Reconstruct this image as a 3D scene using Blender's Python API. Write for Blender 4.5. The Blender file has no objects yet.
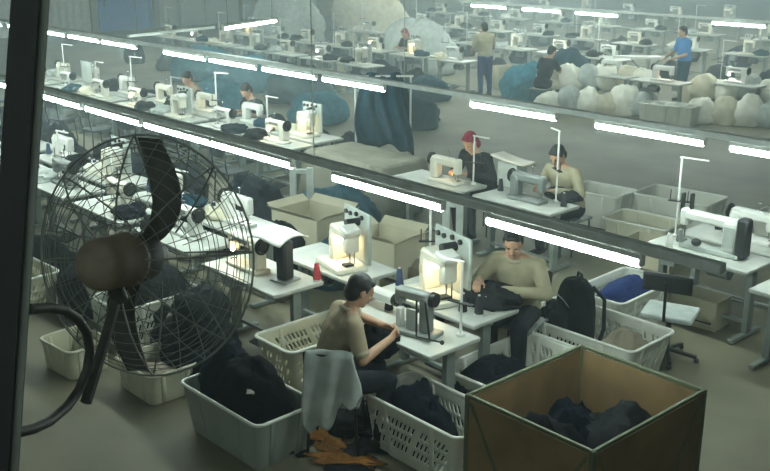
import bpy, math, random
from math import sin, cos, pi, radians
from mathutils import Vector, Matrix, noise
import numpy as np

S = bpy.context.scene
COL = S.collection
RND = random.Random(7)

# ------------------------------------------------------------------ camera
CAM_H = 3.7
F_PX, PITCH, YAW = 985.0, radians(17.1), radians(42.0)
cam_data = bpy.data.cameras.new('camera')
cam_data.sensor_fit = 'HORIZONTAL'
cam_data.sensor_width = 36.0
cam_data.lens = 36.0 * F_PX / 770.0
cam_data.clip_start = 0.05
cam_data.clip_end = 300
cam = bpy.data.objects.new('camera', cam_data)
COL.objects.link(cam)
cam.location = (0, 0, CAM_H)
_fwd = Vector((-cos(YAW) * cos(PITCH), sin(YAW) * cos(PITCH), -sin(PITCH)))
cam.rotation_euler = _fwd.to_track_quat('-Z', 'Y').to_euler()
S.camera = cam

# ------------------------------------------------------------------ world, haze, exposure
world = bpy.data.worlds.new('hall_air')
S.world = world
world.use_nodes = True
wn = world.node_tree
wn.nodes.clear()
wout = wn.nodes.new('ShaderNodeOutputWorld')
wbg = wn.nodes.new('ShaderNodeBackground')
wbg.inputs['Color'].default_value = (0.5, 0.6, 0.58, 1)
wbg.inputs['Strength'].default_value = 0.0
wvol = wn.nodes.new('ShaderNodeVolumeScatter')
wvol.inputs['Color'].default_value = (0.78, 0.96, 1.0, 1)
wvol.inputs['Density'].default_value = 0.034
wvol.inputs['Anisotropy'].default_value = 0.25
wgeo = wn.nodes.new('ShaderNodeNewGeometry')          # haze density: thin near the window side, thick over the far rows
wsep = wn.nodes.new('ShaderNodeSeparateXYZ')
wsub = wn.nodes.new('ShaderNodeMath')
wsub.operation = 'MULTIPLY_ADD'
wsub.inputs[1].default_value = -0.5
wmap = wn.nodes.new('ShaderNodeMapRange')
wmap.inputs['From Min'].default_value = 5.5
wmap.inputs['From Max'].default_value = 15.0
wmap.inputs['To Min'].default_value = 0.004
wmap.inputs['To Max'].default_value = 0.017
wn.links.new(wgeo.outputs['Position'], wsep.inputs[0])
wn.links.new(wsep.outputs['X'], wsub.inputs[0])
wn.links.new(wsep.outputs['Y'], wsub.inputs[2])
wn.links.new(wsub.outputs[0], wmap.inputs['Value'])
wn.links.new(wmap.outputs[0], wvol.inputs['Density'])
world.cycles.volume_step_size = 3.0
wn.links.new(wbg.outputs[0], wout.inputs['Surface'])
wn.links.new(wvol.outputs[0], wout.inputs['Volume'])
S.view_settings.view_transform = 'Standard'
S.view_settings.look = 'None'
S.view_settings.exposure = 0.0
S.view_settings.gamma = 1.0
S.view_settings.use_curve_mapping = False
S.cycles.max_bounces = 5
S.cycles.diffuse_bounces = 3
S.cycles.glossy_bounces = 2
S.cycles.volume_bounces = 1
S.cycles.use_denoising = True
TUBE_POWER = 80.0


# ------------------------------------------------------------------ picture geometry (a pixel of the photo at a true height or depth)
def ray(x, y):
    u, v = (x - 385) / F_PX, (y - 235.5) / F_PX
    fw = cos(PITCH) - sin(PITCH) * v
    dn = sin(PITCH) + cos(PITCH) * v
    return Vector((-cos(YAW) * fw + sin(YAW) * u, sin(YAW) * fw + cos(YAW) * u, -dn))


def at(x, y, z):
    d = ray(x, y)
    t = (CAM_H - z) / -d.z
    return Vector((d.x * t, d.y * t, z))


def deep(x, y, depth):
    return Vector((0, 0, CAM_H)) + ray(x, y) * depth


# ------------------------------------------------------------------ materials
def mat(name, col, rough=0.6, metal=0.0, var=0.12, scale=8.0, bump=0.0, emit=None, power=0.0, col2=None, spec=0.4):
    m = bpy.data.materials.new(name)
    m.use_nodes = True
    nt = m.node_tree
    b = nt.nodes['Principled BSDF']
    b.inputs['Roughness'].default_value = rough
    b.inputs['Metallic'].default_value = metal
    b.inputs['Specular IOR Level'].default_value = spec
    tc = nt.nodes.new('ShaderNodeTexCoord')
    nz = nt.nodes.new('ShaderNodeTexNoise')
    nz.inputs['Scale'].default_value = scale
    nz.inputs['Detail'].default_value = 5
    nt.links.new(tc.outputs['Object'], nz.inputs['Vector'])
    rp = nt.nodes.new('ShaderNodeValToRGB')
    a = [max(0, c * (1 - var)) for c in col]
    c2 = col2 if col2 else [min(1, c * (1 + var)) for c in col]
    rp.color_ramp.elements[0].position = 0.32
    rp.color_ramp.elements[1].position = 0.68
    rp.color_ramp.elements[0].color = (*a, 1)
    rp.color_ramp.elements[1].color = (*c2, 1)
    nt.links.new(nz.outputs['Fac'], rp.inputs['Fac'])
    nt.links.new(rp.outputs['Color'], b.inputs['Base Color'])
    if bump:
        bp = nt.nodes.new('ShaderNodeBump')
        bp.inputs['Strength'].default_value = bump
        bp.inputs['Distance'].default_value = 0.02
        nt.links.new(nz.outputs['Fac'], bp.inputs['Height'])
        nt.links.new(bp.outputs['Normal'], b.inputs['Normal'])
    if emit:
        b.inputs['Emission Color'].default_value = (*emit, 1)
        b.inputs['Emission Strength'].default_value = power
    return m


M = {}
M['tube'] = mat('fluorescent_glow', (0.9, 0.95, 0.95), emit=(0.83, 1.0, 0.93), power=TUBE_POWER)
M['led'] = mat('needle_lamp_glow', (1, 0.9, 0.7), emit=(1.0, 0.78, 0.42), power=170)
M['led_red'] = mat('red_lamp_glow', (1, 0.5, 0.35), emit=(1.0, 0.42, 0.22), power=110)
M['led_white'] = mat('white_lamp_glow', (1, 1, 1), emit=(0.95, 1.0, 0.98), power=130)
M['batten'] = mat('white_batten', (0.6, 0.63, 0.6), 0.5)
M['beam'] = mat('grey_steel_beam', (0.55, 0.60, 0.58), 0.6, 0.0)
M['beam_pale'] = mat('pale_steel_beam', (0.42, 0.46, 0.44), 0.5, 0.0)
M['post'] = mat('pale_painted_post', (0.42, 0.46, 0.43), 0.6)
M['floor'] = mat('stained_concrete', (0.165, 0.152, 0.100), 0.62, var=0.28, scale=0.8, bump=0.08)
M['wall'] = mat('grey_wall_paint', (0.42, 0.44, 0.41), 0.8, scale=1.0)
M['ceiling'] = mat('dark_roof_sheet', (0.10, 0.11, 0.10), 0.8)
M['panel_white'] = mat('white_corrugated_sheet', (0.62, 0.63, 0.60), 0.6)
M['blue_door'] = mat('blue_painted_steel', (0.02, 0.17, 0.58), 0.5)
M['top_white'] = mat('white_laminate', (0.47, 0.49, 0.45), 0.4, var=0.08)
M['table_edge'] = mat('grey_edge_band', (0.30, 0.33, 0.30), 0.5)
M['leg'] = mat('grey_green_leg_paint', (0.20, 0.23, 0.21), 0.5, 0.2)
M['leg_beige'] = mat('beige_leg_paint', (0.42, 0.40, 0.33), 0.55)
M['cream'] = mat('cream_enamel', (0.66, 0.64, 0.54), 0.35, var=0.06)
M['white'] = mat('white_enamel', (0.60, 0.61, 0.57), 0.35, var=0.05)
M['greymetal'] = mat('grey_cast_metal', (0.19, 0.21, 0.20), 0.4, 0.2)
M['panelgrey'] = mat('grey_painted_plate', (0.36, 0.40, 0.37), 0.5)
M['darkmetal'] = mat('black_metal', (0.02, 0.022, 0.022), 0.4, 0.4)
M['steel'] = mat('bright_steel', (0.55, 0.56, 0.55), 0.25, 0.9)
M['black'] = mat('black_plastic', (0.018, 0.02, 0.022), 0.45)
M['thread_black'] = mat('black_thread', (0.02, 0.02, 0.024), 0.9, scale=60, bump=0.2)
M['thread_navy'] = mat('navy_thread', (0.03, 0.05, 0.11), 0.9, scale=60, bump=0.2)
M['thread_white'] = mat('white_thread', (0.6, 0.6, 0.56), 0.9, scale=60, bump=0.2)
M['thread_red'] = mat('red_thread', (0.45, 0.05, 0.06), 0.9, scale=60, bump=0.2)
M['crate_cream'] = mat('aged_cream_plastic', (0.50, 0.49, 0.37), 0.5, var=0.10, scale=4)
M['crate_white'] = mat('off_white_plastic', (0.58, 0.59, 0.52), 0.5, var=0.08, scale=4)
M['crate_grey'] = mat('dull_grey_plastic', (0.26, 0.285, 0.255), 0.5, var=0.10, scale=4)
M['rim_white'] = mat('white_plastic_rim', (0.66, 0.68, 0.62), 0.45, var=0.05)
M['navy'] = mat('navy_cloth', (0.007, 0.009, 0.015), 0.9, var=0.3, scale=14, bump=0.4, spec=0.08)
M['black_cloth'] = mat('black_cloth', (0.006, 0.007, 0.008), 0.85, var=0.3, scale=14, bump=0.4, spec=0.08)
M['charcoal'] = mat('charcoal_cloth', (0.018, 0.020, 0.022), 0.9, var=0.3, scale=14, bump=0.4, spec=0.08)
M['blue_cloth'] = mat('blue_cloth', (0.016, 0.032, 0.115), 0.9, var=0.25, scale=10, bump=0.4, spec=0.08)
M['teal_cloth'] = mat('teal_cloth', (0.04, 0.16, 0.22), 0.9, var=0.25, scale=10, bump=0.4, spec=0.08)
M['dark_teal'] = mat('dark_teal_cloth', (0.012, 0.04, 0.06), 0.9, var=0.25, scale=10, bump=0.4, spec=0.08)
M['white_cloth'] = mat('off_white_cloth', (0.72, 0.72, 0.63), 0.9, var=0.10, scale=6, bump=0.4, spec=0.08)
M['beige_cloth'] = mat('beige_cloth', (0.55, 0.52, 0.40), 0.9, var=0.15, scale=6, bump=0.4, spec=0.08)
M['grey_cloth'] = mat('pale_grey_cloth', (0.40, 0.44, 0.42), 0.9, var=0.15, scale=8, bump=0.4, spec=0.08)
M['sheet_drab'] = mat('drab_sheet_cloth', (0.20, 0.195, 0.155), 0.9, var=0.15, scale=3, bump=0.3, spec=0.08)
M['orange_cloth'] = mat('orange_cloth', (0.22, 0.095, 0.025), 0.9, var=0.3, scale=12, bump=0.4, spec=0.08)
M['red_cloth'] = mat('red_cloth', (0.22, 0.03, 0.05), 0.9, var=0.2, scale=10, bump=0.3, spec=0.08)
M['plywood'] = mat('brown_plywood', (0.20, 0.132, 0.060), 0.7, var=0.22, scale=3, bump=0.05)
M['bin_frame'] = mat('olive_angle_iron', (0.105, 0.12, 0.065), 0.55, 0.2)
M['carton'] = mat('beige_cardboard', (0.46, 0.43, 0.31), 0.8, var=0.08, scale=3)
M['carton_brown'] = mat('brown_cardboard', (0.24, 0.21, 0.15), 0.8, var=0.10, scale=3)
M['skin'] = mat('skin', (0.40, 0.235, 0.15), 0.55, var=0.06)
M['hair'] = mat('black_hair', (0.010, 0.009, 0.009), 0.6, var=0.3, scale=40, bump=0.3)
M['shirt_beige'] = mat('beige_shirt_cloth', (0.30, 0.245, 0.17), 0.9, var=0.10, scale=9, bump=0.3, spec=0.08)
M['shirt_tan'] = mat('tan_shirt_cloth', (0.34, 0.31, 0.21), 0.9, var=0.10, scale=9, bump=0.3, spec=0.08)
M['collar'] = mat('pale_collar_cloth', (0.38, 0.34, 0.25), 0.9, var=0.08, scale=9, bump=0.3, spec=0.08)
M['shirt_blue'] = mat('blue_shirt_cloth', (0.06, 0.20, 0.45), 0.9, var=0.10, scale=9, bump=0.3, spec=0.08)
M['trouser'] = mat('dark_trouser_cloth', (0.02, 0.022, 0.028), 0.9, var=0.2, scale=9, bump=0.3, spec=0.08)
M['shoe'] = mat('black_shoe', (0.014, 0.014, 0.014), 0.5)
M['fan_body'] = mat('dusty_brown_motor', (0.17, 0.135, 0.10), 0.6, 0.0, var=0.2, scale=14)
M['fan_dark'] = mat('dark_dusty_iron', (0.05, 0.052, 0.047), 0.6, 0.0, var=0.25, scale=20)
M['fan_wire'] = mat('grey_guard_wire', (0.16, 0.17, 0.155), 0.6, 0.1)
M['post_dark'] = mat('dark_window_post', (0.017, 0.019, 0.02), 0.7)
M['post_face'] = mat('grey_post_face', (0.20, 0.21, 0.20), 0.7)
M['eye'] = mat('eye_dark', (0.015, 0.012, 0.01), 0.3)
M['lip'] = mat('lip', (0.30, 0.13, 0.10), 0.5)


# ------------------------------------------------------------------ mesh builder
class MB:
    def __init__(s):
        s.v, s.f = [], []

    def add(s, vs, fs):
        o = len(s.v)
        s.v += [tuple(p) for p in vs]
        s.f += [tuple(i + o for i in f) for f in fs]
        return s

    def box(s, c, d, b=0.004, rot=None):
        hx, hy, hz = d[0] / 2, d[1] / 2, d[2] / 2
        b = min(b, hx * .6, hy * .6, hz * .6)
        idx, vs = {}, []
        for i in (-1, 1):
            for j in (-1, 1):
                for k in (-1, 1):
                    for a in range(3):
                        idx[i, j, k, a] = len(vs)
                        vs.append(Vector((i * (hx - (a != 0) * b), j * (hy - (a != 1) * b), k * (hz - (a != 2) * b))))
        fs = []
        for g in (-1, 1):
            fs.append([idx[g, -1, -1, 0], idx[g, 1, -1, 0], idx[g, 1, 1, 0], idx[g, -1, 1, 0]][::g])
            fs.append([idx[-1, g, -1, 1], idx[-1, g, 1, 1], idx[1, g, 1, 1], idx[1, g, -1, 1]][::g])
            fs.append([idx[-1, -1, g, 2], idx[1, -1, g, 2], idx[1, 1, g, 2], idx[-1, 1, g, 2]][::g])
            for h in (-1, 1):
                w = g * h
                fs.append([idx[g, h, -1, 0], idx[g, h, -1, 1], idx[g, h, 1, 1], idx[g, h, 1, 0]][::w])
                fs.append([idx[-1, g, h, 1], idx[-1, g, h, 2], idx[1, g, h, 2], idx[1, g, h, 1]][::w])
                fs.append([idx[g, -1, h, 2], idx[g, -1, h, 0], idx[g, 1, h, 0], idx[g, 1, h, 2]][::w])
                for k in (-1, 1):
                    fs.append([idx[g, h, k, 0], idx[g, h, k, 1], idx[g, h, k, 2]][::g * h * k])
        if rot is not None:
            vs = [rot @ p for p in vs]
        c = Vector(c)
        return s.add([p + c for p in vs], fs)

    def bar(s, p0, p1, w, t, up=(0, 0, 1), b=0.003):
        p0, p1 = Vector(p0), Vector(p1)
        x = (p1 - p0).normalized()
        y = Vector(up).cross(x)
        if y.length < 1e-4:
            y = Vector((0, 1, 0)).cross(x)
        y.normalize()
        z = x.cross(y)
        R = Matrix((x, y, z)).transposed()
        return s.box((p0 + p1) / 2, ((p1 - p0).length, w, t), b, R)

    def tube(s, pts, r, n=10, closed=False, sq=None):
        pts = [Vector(p) for p in pts]
        m = len(pts)
        rs = r if isinstance(r, (list, tuple)) else [r] * m
        tang = []
        for i in range(m):
            if closed:
                t = pts[(i + 1) % m] - pts[i - 1]
            else:
                t = pts[min(i + 1, m - 1)] - pts[max(i - 1, 0)]
            tang.append(t.normalized() if t.length > 1e-9 else Vector((0, 0, 1)))
        u = tang[0].orthogonal().normalized()
        vs = []
        for i in range(m):
            u = u - tang[i] * u.dot(tang[i])
            if u.length < 1e-6:
                u = tang[i].orthogonal()
            u.normalize()
            w = tang[i].cross(u)
            for k in range(n):
                a = 2 * pi * k / n
                vs.append(pts[i] + (u * cos(a) + w * sin(a)) * rs[i])
        fs = []
        for i in range(m if closed else m - 1):
            j = (i + 1) % m
            for k in range(n):
                l = (k + 1) % n
                fs.append((i * n + k, i * n + l, j * n + l, j * n + k))
        if not closed:
            fs.append(tuple(range(n))[::-1])
            fs.append(tuple((m - 1) * n + k for k in range(n)))
        return s.add(vs, fs)

    def cyl(s, p0, p1, r0, r1=None, n=14):
        return s.tube([p0, p1], [r0, r0 if r1 is None else r1], n)

    def capsule(s, p0, p1, r0, r1, n=12):
        p0, p1 = Vector(p0), Vector(p1)
        d = p1 - p0
        L = d.length
        d = d / L if L > 1e-6 else Vector((0, 0, 1))
        P, R = [], []
        for a in (0.12, 0.5, 0.85, 1.2):
            P.append(p0 - d * r0 * cos(a)); R.append(r0 * sin(a))
        P.append(p0 + d * 1e-4); R.append(r0)
        P.append(p1 - d * 1e-4); R.append(r1)
        for a in (1.2, 0.85, 0.5, 0.12):
            P.append(p1 + d * r1 * cos(a)); R.append(r1 * sin(a))
        return s.tube(P, R, n)

    def ball(s, c, r, nu=16, nv=10, rot=None, fn=None):
        r = (r, r, r) if isinstance(r, (int, float)) else r
        c = Vector(c)
        vs = []
        for j in range(1, nv):
            t = pi * j / nv
            for i in range(nu):
                a = 2 * pi * i / nu
                vs.append(Vector((cos(a) * sin(t), sin(a) * sin(t), cos(t))))
        vs.append(Vector((0, 0, 1)))
        vs.append(Vector((0, 0, -1)))
        out = []
        for p in vs:
            k = fn(p) if fn else 1.0
            q = Vector((p.x * r[0] * k, p.y * r[1] * k, p.z * r[2] * k))
            if rot is not None:
                q = rot @ q
            out.append(q + c)
        fs = []
        for j in range(nv - 2):
            for i in range(nu):
                k = (i + 1) % nu
                fs.append((j * nu + i, (j + 1) * nu + i, (j + 1) * nu + k, j * nu + k))
        T, B = len(vs) - 2, len(vs) - 1
        for i in range(nu):
            k = (i + 1) % nu
            fs.append((T, i, k))
            fs.append((B, (nv - 2) * nu + k, (nv - 2) * nu + i))
        return s.add(out, fs)

    def lathe(s, base, prof, n=18):
        b = Vector(base)
        return s.tube([b + Vector((0, 0, z)) for r, z in prof], [max(r, 1e-4) for r, z in prof], n)

    def grid(s, nx, ny, fn):
        vs = [fn(i / nx, j / ny) for j in range(ny + 1) for i in range(nx + 1)]
        w = nx + 1
        fs = [(j * w + i, j * w + i + 1, (j + 1) * w + i + 1, (j + 1) * w + i) for j in range(ny) for i in range(nx)]
        return s.add(vs, fs)

    def mesh(s, name):
        me = bpy.data.meshes.new(name)
        me.from_pydata(s.v, [], s.f)
        me.update()
        return me

    def build(s, name, m, parent=None, smooth=40, thick=0, subsurf=0):
        me = s.mesh(name)
        me.materials.append(m)
        if smooth:
            me.polygons.foreach_set('use_smooth', [True] * len(me.polygons))
            me.set_sharp_from_angle(angle=radians(smooth))
        o = bpy.data.objects.new(name, me)
        COL.objects.link(o)
        if thick:
            k = o.modifiers.new('thickness', 'SOLIDIFY')
            k.thickness = thick
            k.offset = 0
        if subsurf:
            k = o.modifiers.new('soft', 'SUBSURF')
            k.levels = k.render_levels = subsurf
        if parent:
            o.parent = parent
        return o


def tag(o, label, cat, group=None, kind=None):
    o['label'] = label
    o['category'] = cat
    if group:
        o['group'] = group
    if kind:
        o['kind'] = kind
    return o


def thing(name, label, cat, loc=(0, 0, 0), rz=0.0, group=None):
    o = bpy.data.objects.new(name, None)
    o.empty_display_size = 0.1
    COL.objects.link(o)
    o.location = loc
    o.rotation_euler = (0, 0, rz)
    return tag(o, label, cat, group)


def dup(src, label, loc, rz=0.0, group=None, mats=None):
    r = src.copy()
    COL.objects.link(r)
    r.location = loc
    r.rotation_euler = (0, 0, rz)
    r.scale = (1, 1, 1)
    r['label'] = label
    if group:
        r['group'] = group
    for ch in list(src.children):
        c = ch.copy()
        COL.objects.link(c)
        c.parent = r
        for g in list(ch.children):
            d = g.copy()
            COL.objects.link(d)
            d.parent = c
    return r


def structure(o):
    o['kind'] = 'structure'
    return o


ORD = 'first second third fourth fifth sixth seventh eighth ninth tenth eleventh twelfth thirteenth fourteenth fifteenth'.split()

# ------------------------------------------------------------------ room shell
X0, X1, Y0, Y1, ZC = -36.5, 3.5, -2.5, 62.0, 7.5
structure(MB().box(((X0 + X1) / 2, (Y0 + Y1) / 2, -0.1), (X1 - X0, Y1 - Y0, 0.2), 0.0005).build('floor', M['floor']))
structure(MB().box(((X0 + X1) / 2, (Y0 + Y1) / 2, ZC + 0.1), (X1 - X0, Y1 - Y0, 0.2), 0.0005).build('ceiling', M['ceiling']))
structure(MB().box((X0 - 0.1, (Y0 + Y1) / 2, ZC / 2), (0.2, Y1 - Y0, ZC), 0.0005).build('wall_left', M['wall']))
structure(MB().box((X1 + 0.1, (Y0 + Y1) / 2, ZC / 2), (0.2, Y1 - Y0, ZC), 0.0005).build('wall_right', M['wall']))
structure(MB().box(((X0 + X1) / 2, Y1 + 0.1, ZC / 2), (X1 - X0, 0.2, ZC), 0.0005).build('wall_far', M['wall']))
structure(MB().box(((X0 + X1) / 2, Y0 - 0.1, ZC / 2), (X1 - X0, 0.2, ZC), 0.0005).build('wall_near', M['wall']))

# corrugated white sheets on the far left wall, the blue steel door and dark pilasters
def corrugated(y0, y1, h):
    mb = MB()
    n = int((y1 - y0) / 0.075)
    mb.grid(n, 1, lambda u, v: (X0 + 0.05 + (0.03 if int(u * n + .5) % 4 in (0, 1) else 0.0), y0 + u * (y1 - y0), 0.02 + v * h))
    return structure(mb.build('trim_1', M['panel_white'], smooth=0, thick=0.01))


corrugated(13.6, 17.5, 5.5)
dr = structure(MB().box((X0 + 0.06, 19.0, 1.9), (0.1, 2.3, 3.8), 0.01).build('door_1', M['blue_door']))
structure(MB().box((0.0, 0, 0), (0.06, 0.06, 0.5), 0.01).build('door_handle', M['darkmetal'], dr)).location = (X0 + 0.14, 18.1, 1.2)
mb = MB()
for yy in (17.65, 20.35):
    mb.box((X0 + 0.08, yy, 2.4), (0.16, 0.22, 4.8), 0.01)
mb.box((X0 + 0.08, 19, 3.95), (0.16, 2.9, 0.2), 0.01)
structure(mb.build('door_frame', M['leg'], dr))
for i, yy in enumerate((21.6, 24.6, 28.2, 33.5, 40.0)):
    structure(MB().box((X0 + 0.15, yy, 3.5), (0.3, 0.45, 7.0), 0.02).build('trim_%d' % (i + 2), M['post'] if i % 2 == 0 else M['leg']))
structure(MB().box((X0 + 0.06, 30.5, 1.5), (0.12, 11.5, 3.0), 0.01).build('trim_7', M['carton_brown']))

# ------------------------------------------------------------------ fluorescent lamps, beams, posts
def make_lamp(label, loc, rz=0.0):
    t = thing('fluorescent_lamp', label, 'lamp', loc, rz, 'fluorescent lamps')
    MB().box((0, 0, -0.02), (1.2, 0.055, 0.04), 0.006).build('batten', M['batten'], t)
    for sx in (-1, 1):
        MB().box((sx * 0.602, 0, -0.045), (0.022, 0.05, 0.075), 0.006).build('end_socket', M['batten'], t)
    MB().cyl((-0.59, 0, -0.066), (0.59, 0, -0.066), 0.028, n=10).build('glass_tube', M['tube'], t)
    return t


ZB = 1.93    # underside of the beams
lamp0 = None


def lamp(label, loc, rz=0.0):
    global lamp0
    if lamp0 is None:
        lamp0 = make_lamp(label, loc, rz)
        return lamp0
    return dup(lamp0, label, loc, rz)


ROW1 = [-3.63, -5.25, -7.0, -8.22, -9.52, -10.85, -12.2, -13.55, -14.9, -16.3]
ROW2 = [-3.74, -5.2, -6.9, -9.55, -10.9, -12.28, -13.62, -15.75, -17.1, -18.5, -19.9, -21.5, -23.0]
ROW4 = [-10.6, -14.2, -15.85, -17.6]
YR1, YR2, YR4 = 4.73, 8.05, 19.45
for i, x in enumerate(ROW1):
    lamp('glowing tube lamp under the near dark beam, %s from its near end' % ORD[i], (x, YR1, ZB))
for i, x in enumerate(ROW2):
    lamp('glowing tube lamp under the second, pale beam, %s from its near end' % ORD[i], (x, YR2, ZB))
for i, x in enumerate(ROW4):
    lamp('distant glowing tube lamp on the far beam, %s from its near end' % ORD[i], (x, YR4, ZB))

FILL_ROWS = [(14.8, -16.2, 11, 'left'), (17.0, -9.5, 8, 'sack'), (22.0, -9.0, 13, 'deep'), (25.5, -11.0, 13, 'deeper'), (29.5, -13.0, 12, 'deepest'), (34.5, -15.0, 12, 'last')]  # unseen lamp rows added above the view to brighten the far hall
ZH = 2.78
for y, x0, n, w in FILL_ROWS:
    for i in range(n):
        lamp('added unseen fill lamp hung high, %s row, %s from the right' % (w, ORD[i]), (x0 - 1.38 * i, y, ZH))
for i in range(3):
    lamp('tube lamp over the gallery, %s along the near wall' % ORD[i], (1.9 - 1.5 * i, -1.6, 5.6))


def beam(name, label, x0, x1, y, m, w=0.07, h=0.06, lip=False, ZB=ZB):
    mb = MB().box(((x0 + x1) / 2, y, ZB + h / 2), (x1 - x0, w, h), 0.006)
    if lip:
        mb.box(((x0 + x1) / 2, y, ZB + h + 0.006), (x1 - x0, w + 0.04, 0.012), 0.003)
    return tag(mb.build(name, m), label, 'beam')


beam('lamp_beam', 'long dark grey steel beam carrying lamps above the nearest tables', -17.2, -2.52, YR1, M['beam'])
beam('lamp_beam', 'long pale steel beam carrying lamps above the second table rows', -24.0, -2.6, YR2, M['beam_pale'])
for y, x0, n, w in FILL_ROWS:
    beam('lamp_beam', 'added unseen pale beam hung high over the %s row' % w, x0 - 1.38 * (n - 1) - 0.7, x0 + 0.7, y, M['beam_pale'], ZB=ZH)
beam('lamp_beam', 'pale beam over the gallery along the near wall', -1.9, 2.6, -1.6, M['beam_pale'], ZB=5.6)
beam('lamp_beam', 'short far grey beam carrying lamps beyond the heaped sacks', -18.6, -8.5, YR4, M['beam_pale'])


def hanger(label, x, y, ZB=ZB):
    o = MB().cyl((0, 0, 0), (0, 0, ZC - ZB - 0.075), 0.004, n=8).build('hanging_rod', M['post'])
    o.location = (x, y, ZB + 0.064)
    return tag(o, label, 'rod', 'rods that hang the lamp beams')


for i, x in enumerate((-6.1, -11.5, -16.9)):
    hanger('thin rod holding up the near dark beam, %s from its near end' % ORD[i], x, YR1)
for i, x in enumerate((-2.9, -8.6, -14.7, -22.2)):
    hanger('thin rod holding up the second, pale beam, %s from its near end' % ORD[i], x, YR2)
for i, x in enumerate((-8.9, -12.4, -18.3)):
    hanger('thin rod holding up the far beam, %s from its near end' % ORD[i], x, YR4)
for y, x0, n, w in FILL_ROWS:
    for i, x in enumerate((x0 + 0.5, x0 - 1.38 * (n - 1) - 0.5)):
        hanger('added thin rod holding the unseen high beam of the %s row, %s' % (w, ORD[i]), x, y, ZH)
for i, x in enumerate((-1.6, 2.3)):
    hanger('thin rod holding the gallery beam, %s' % ORD[i], x, -1.6, 5.6)


def upright_frame(label, x, y, rz, h, w, m='post'):
    t = thing('metal_frame', label, 'frame', (x, y, 0), rz)
    for sx in (-1, 1):
        MB().box((sx * w / 2, 0, h / 2), (0.085, 0.07, h), 0.006).build('upright', M[m], t)
        MB().box((sx * w / 2, 0, 0.01), (0.09, 0.40, 0.02), 0.004).build('foot', M[m], t)
    MB().box((0, 0, h - 0.05), (w - 0.086, 0.05, 0.06), 0.006).build('crossbar', M[m], t)
    return t


upright_frame('narrow pale metal frame beside the open beige carton', -9.88, 7.45, radians(42), 0.82, 0.22)
upright_frame('narrow pale metal frame between cartons and second row', -7.70, 8.0, radians(42), 0.72, 0.16)

# a lamp across the rows, hung on two rods under the roof
pA, pB = at(222, 28, 2.4), at(277, 20, 2.4)
ang = math.atan2(pB.y - pA.y, pB.x - pA.x)
t = thing('hanging_lamp', 'glowing tube lamp hung crosswise between the second and far rows', 'lamp', ((pA + pB) / 2), ang)
MB().box((0, 0, 0.03), (1.45, 0.06, 0.04), 0.006).build('batten', M['batten'], t)
MB().cyl((-0.7, 0, -0.012), (0.7, 0, -0.012), 0.021, n=10).build('glass_tube', M['tube'], t)
for sx in (-0.6, 0.6):
    MB().cyl((sx, 0, 0.045), (sx, 0, ZC - 2.4 - 0.01), 0.005, n=6).build('hanging_rod', M['leg'], t)
    MB().box((sx * 1.18, 0, 0.005), (0.022, 0.05, 0.07), 0.005).build('end_socket', M['batten'], t)
qA, qB = at(128, 36, 2.2), at(214, 27, 2.2)
d = (qB - qA)
t = thing('cable_rail', 'thin pale rail hung beside the crosswise lamp', 'rail', (qA + qB) / 2, math.atan2(d.y, d.x))
MB().box((0, 0, 0), (d.length, 0.06, 0.05), 0.006).build('rail', M['post'], t)
for sx in (-0.4, 0.4):
    MB().cyl((sx * d.length, 0, 0.02), (sx * d.length, 0, ZC - 2.2 - 0.01), 0.005, n=6).build('hanging_rod', M['leg'], t)

# ------------------------------------------------------------------ sewing tables
TZ = 0.75


def make_table(label, L=1.15, W=0.55, top='top_white', leg='leg', motor=True, beige=False):
    t = thing('sewing_table', label, 'table')
    MB().box((0, 0, TZ - 0.016), (L, W, 0.028), 0.006).build('tabletop', M[top], t)
    MB().box((0, 0, TZ - 0.036), (L - 0.01, W - 0.01, 0.012), 0.003).build('edge_band', M['table_edge'], t)
    for sx in (-1, 1):
        x = sx * (L / 2 - 0.10)
        mb = MB()
        mb.box((x, 0.03, 0.38), (0.06, 0.09, 0.66), 0.006)
        mb.box((x, 0, 0.715), (0.05, W - 0.06, 0.03), 0.006)
        mb.box((x, 0, 0.03), (0.06, W - 0.02, 0.04), 0.008)
        for sy in (-1, 1):
            mb.cyl((x, sy * (W / 2 - 0.05), 0.001), (x, sy * (W / 2 - 0.05), 0.014), 0.022, n=10)
        mb.build('leg', M[leg], t)
    MB().bar((-L / 2 + 0.1, 0.05, 0.14), (L / 2 - 0.1, 0.05, 0.14), 0.04, 0.03).build('stretcher', M[leg], t)
    p = MB()
    p.box((0.05, -0.02, 0.09), (0.26, 0.19, 0.014), 0.005, Matrix.Rotation(radians(12), 3, 'X'))
    p.build('pedal', M['darkmetal'], t)
    if motor:
        mm = MB()
        mm.cyl((0.02, 0.06, 0.58), (0.24, 0.06, 0.58), 0.075, n=16)
        mm.box((0.13, 0.06, 0.68), (0.12, 0.10, 0.05), 0.01)
        mo = mm.build('motor', M['greymetal'], t)
        MB().cyl((-0.01, 0.06, 0.58), (0.02, 0.06, 0.58), 0.045, n=14).build('pulley', M['darkmetal'], mo)
        MB().box((-0.30, -0.12, 0.64), (0.16, 0.14, 0.14), 0.01).build('control_box', M['panelgrey'], t)
    return t


table_proto = None


def table(label, x0, y0, op, L=1.15, W=0.55, group='white-topped sewing tables'):
    """op = -1: the worker sits on the near (-Y) side; +1: on the far side."""
    global table_proto
    loc, rz = (x0 + L / 2, y0 + W / 2, 0), 0.0 if op < 0 else pi
    if table_proto is None:
        table_proto = make_table(label)
        table_proto.location = loc
        table_proto.rotation_euler.z = rz
        table_proto['group'] = group
        return table_proto
    return dup(table_proto, label, loc, rz, group)


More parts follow.
